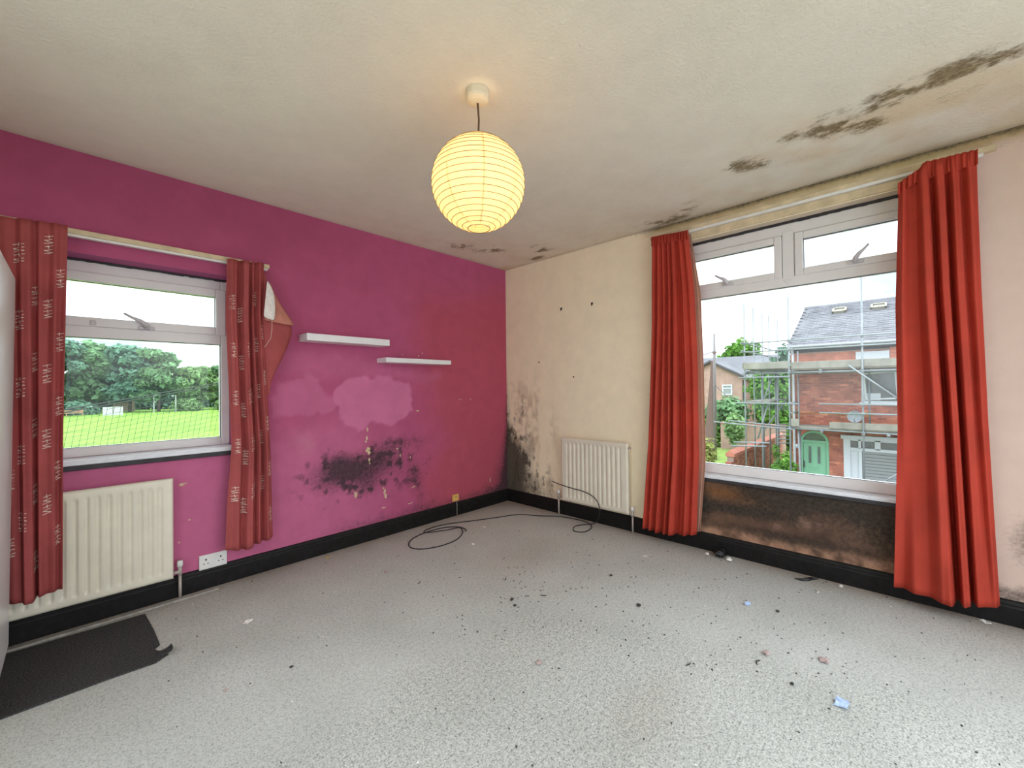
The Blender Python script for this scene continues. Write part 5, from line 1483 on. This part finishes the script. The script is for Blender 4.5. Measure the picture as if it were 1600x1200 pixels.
# ---------------- garden wall
gwl = empty('garden_wall', (17, 1.62, G), 'brick garden wall with terracotta coping running away beside the house', 'wall')
core = MB().box(13.45, 21.6, 1.515, 1.735, G, -1.36).box(12.4, 13.45, 1.515, 1.735, G, -2.05).build('wall_core', M['mortar'], gwl)
g1, g2 = MB(), MB(); r = random.Random(31)
for j in range(19):
    z0 = G + .004 + j * .0725; x = 12.4 - (.1125 if j % 2 else 0)
    while x < 21.6:
        top_here = -1.36 if x > 13.40 else -2.05 + max(0, (x - 12.9)) * 1.0
        if z0 + .06 <= top_here + .03:
            (g1 if r.random() < .65 else g2).box(max(x, 12.4), min(x + .215, 21.6), 1.503 - r.random() * .006, 1.52, z0, z0 + .062)
        x += .225
g1.build('brick_courses', M['brick_garden'], core, kind='stuff'); g2.build('brick_courses', M['brick_dark'], core, kind='stuff')
x = 13.42; k = 0
while x < 21.6:
    d = .30
    MB().prism([(1.47, -1.36 - .06), (1.47, -1.30), (1.625, -1.17), (1.78, -1.30), (1.78, -1.42)], 'x', x, min(x + d - .008, 21.65)).build('coping_stone', M['coping'], gwl)
    x += d
# end of the wall: broken brick stub
r = random.Random(33)
for k in range(6): MB().box(13.2 - k * .13, 13.2 - k * .13 + .2, 1.52, 1.73, -1.66 - k * .085, -1.595 - k * .085).build('loose_brick', M['brick_dark'], gwl)

# ---------------- plants
def bush(name, blobs, n, size, mat, seed, label, cat='bush', group=None):
    o = raw_build(leaves(MB(), blobs, n, size, seed), name, M[mat]); tag(o, label, cat, group); return o


bush('climbing_plant', [(13.2, -.12, -1.35, .15, .20, .35), (13.15, .10, -1.75, .2, .25, .35), (13.1, -.35, -1.55, .15, .22, .25), (13.3, .15, -1.0, .1, .1, .3)], 520, .065, 'leaf_d', 201, 'leafy climbing plant beside the scaffold foot and green door', 'plant')
bush('bush', [(12.9, 2.75, -1.55, .6, .55, .75), (12.5, 2.32, -1.85, .5, .42, .6), (13.0, 3.5, -1.5, .8, .7, 1.2), (13.2, 2.45, -1.35, .4, .4, .6)], 2600, .10, 'leaf_e', 202, 'straw-green overgrown bush in the foreground beside garden wall end')
bush('bush', [(26, 5.9, -.9, .9, .9, 1.1), (26, 5.1, -.5, .9, .9, .95), (25.7, 4.8, -1.6, .8, .8, 1)], 2600, .16, 'leaf_a', 203, 'rounded green bush in front of far brick gable')
bush('bush', [(25, 6.9, -1.6, .8, .8, 1.0), (25, 6.3, -2.0, .8, .8, .8)], 1400, .15, 'leaf_d', 204, 'bright green low bush at foot of brown timber post')
bush('bush', [(26.5, 3.3, .9, .9, .9, 1.3), (26.5, 2.4, 1.1, .9, .9, 1.2), (26.4, 2.9, -.4, 1.1, 1, 1.3), (26.4, 2.4, -1.7, 1.0, 1, 1.2)], 4200, .17, 'leaf_d', 205, 'tall bright green bush seen through the scaffold tubes')
bush('bush', [(23.3, 4.2, -1.3, .45, .5, .9)], 700, .13, 'leaf_c', 206, 'slim yellow-green bush between rounded bush and scaffold')
bush('bush', [(22, 8.6, .2, .7, .9, 1.6), (22, 8.9, -1.6, .8, 1.0, 1.5)], 2200, .15, 'leaf_a', 207, 'tall green bush beside the red curtain edge')
tree(46, 9.8, 6.3, 5.6, 'round bright green tree above the far brick house roof', M['leaf_d'], 208, n=4200, leaf=.26, lowest=.5)
tree(30, 2.9, 4.3, 2.2, 'small dark tree behind the upper scaffold deck', M['leaf_b'], 209, n=1500, leaf=.16, lowest=.55)
lw = empty('low_garden_wall', (24.5, 4, G), 'low brick wall beyond the rough grass garden', 'wall')
MB().box(24.4, 24.62, 1.9, 5.3, G, -1.15).build('wall_core', M['far_brick'], lw)
for k in range(9): MB().box(24.36, 24.66, 1.9 + k * .38, 1.9 + k * .38 + .37, -1.15, -1.05).build('coping_stone', M['coping'], lw)

# ---------------- far brick house with cross gable
fh = empty('gabled_house', (33, 6, G), 'far pale brick house with slate roof and cross gable', 'house')
MB().box(33, 40, .5, 13, G, 1.72).build('house_wall', M['far_brick'], fh)
MB().prism([(5.75, G), (5.75, 1.72), (8.3, 3.05), (10.85, 1.72), (10.85, G)], 'x', 32, 36).build('gable_wall', M['far_brick'], fh)
MB().prism([(32.7, 1.70), (36.5, 3.72), (40.3, 1.70), (40.3, 1.62), (36.5, 3.6), (32.7, 1.58)], 'y', .4, 13.1).build('roof', M['far_slate'], fh)
MB().prism([(5.45, 1.60), (8.3, 3.10), (11.15, 1.60), (11.15, 1.74), (8.3, 3.26), (5.45, 1.74)], 'x', 31.8, 36.4).build('roof', M['far_slate'], fh)
MB().prism([(5.40, 1.53), (8.3, 3.04), (11.2, 1.53), (11.2, 1.62), (8.3, 3.14), (5.40, 1.62)], 'x', 31.75, 31.85).build('bargeboard', M['fascia'], fh)
MB().box(32.62, 32.75, .4, 5.7, 1.55, 1.68).build('gutter', M['fascia'], fh)
for (y, x) in ((5.95, 31.93), (5.2, 32.93)): MB().tube([(x, y, 1.6), (x, y, G)], .05, 8).build('downpipe', M['fascia'], fh)
for (ya, yb, za, zb, x) in ((6.72, 7.46, .45, 1.28, 31.98), (3.95, 5.0, .40, 1.30, 32.98), (1.9, 2.8, .45, 1.30, 32.98), (9.0, 9.8, .45, 1.28, 31.98), (6.72, 7.5, -2.1, -1.0, 31.98), (2.0, 3.2, -1.4, -.9, 32.98)):
    f_ = rect_frame(MB(), ya, yb, za, zb, .10, x - .04, x + .05, 'x').box(x - .03, x + .05, ya + .1, yb - .1, (za + zb) / 2 + .08, (za + zb) / 2 + .16).build('window', M['ext_white'], fh)
    MB().box(x - .005, x + .01, ya + .08, yb - .08, za + .08, zb - .08).build('pane', M['blind'], f_)

# ---------------- pole, post and wire
t = empty('telegraph_pole', (20, 4.22, G), 'grey telegraph pole rising in front of the far brick gable', 'pole')
MB().tube([(20, 4.24, G), (20, 4.21, 1.5), (20, 4.20, 3.95)], [.085, .075, .055], 12).build('pole_shaft', M['pole_grey'], t, smooth=True)
MB().lathe((20, 4.2, 3.0), [(.0, -.08), (.11, -.08), (.11, .0), (.0, .0)], 12).build('pole_band', M['pole_brown'], t)
o = MB().add([(20.12, 4.33, G), (20.12, 4.92, G), (20.34, 4.92, G), (20.34, 4.33, G), (20.12, 4.37, 2.55), (20.12, 4.41, 2.55), (20.34, 4.41, 2.55), (20.34, 4.37, 2.55)],
             [(0, 3, 2, 1), (4, 5, 6, 7), (0, 1, 5, 4), (1, 2, 6, 5), (2, 3, 7, 6), (3, 0, 4, 7)]).build('tapered_post', M['pole_brown'], bevel=.02)
tag(o, 'brown post tapering upwards beside the grey telegraph pole', 'post')
o = MB().tube([(20 - .3 * s, 4.22 + 5.0 * s, 3.02 - 1.5 * s * (1 - s) - .15 * s) for s in np.linspace(0, 1, 14)], .018, 5).build('overhead_wire', M['fascia'], smooth=True); tag(o, 'thin overhead wire sagging away from the telegraph pole', 'wire')
o = MB().tube([(19.9, 4.14, 1.2), (19.4, 3.4, .62), (18.8, 2.4, .42), (18.3, 1.6, .62), (17.95, 1.0, 1.0)], .016, 5).build('overhead_wire', M['fascia'], smooth=True); tag(o, 'thin wire drooping from the telegraph pole to the scaffolding', 'wire')
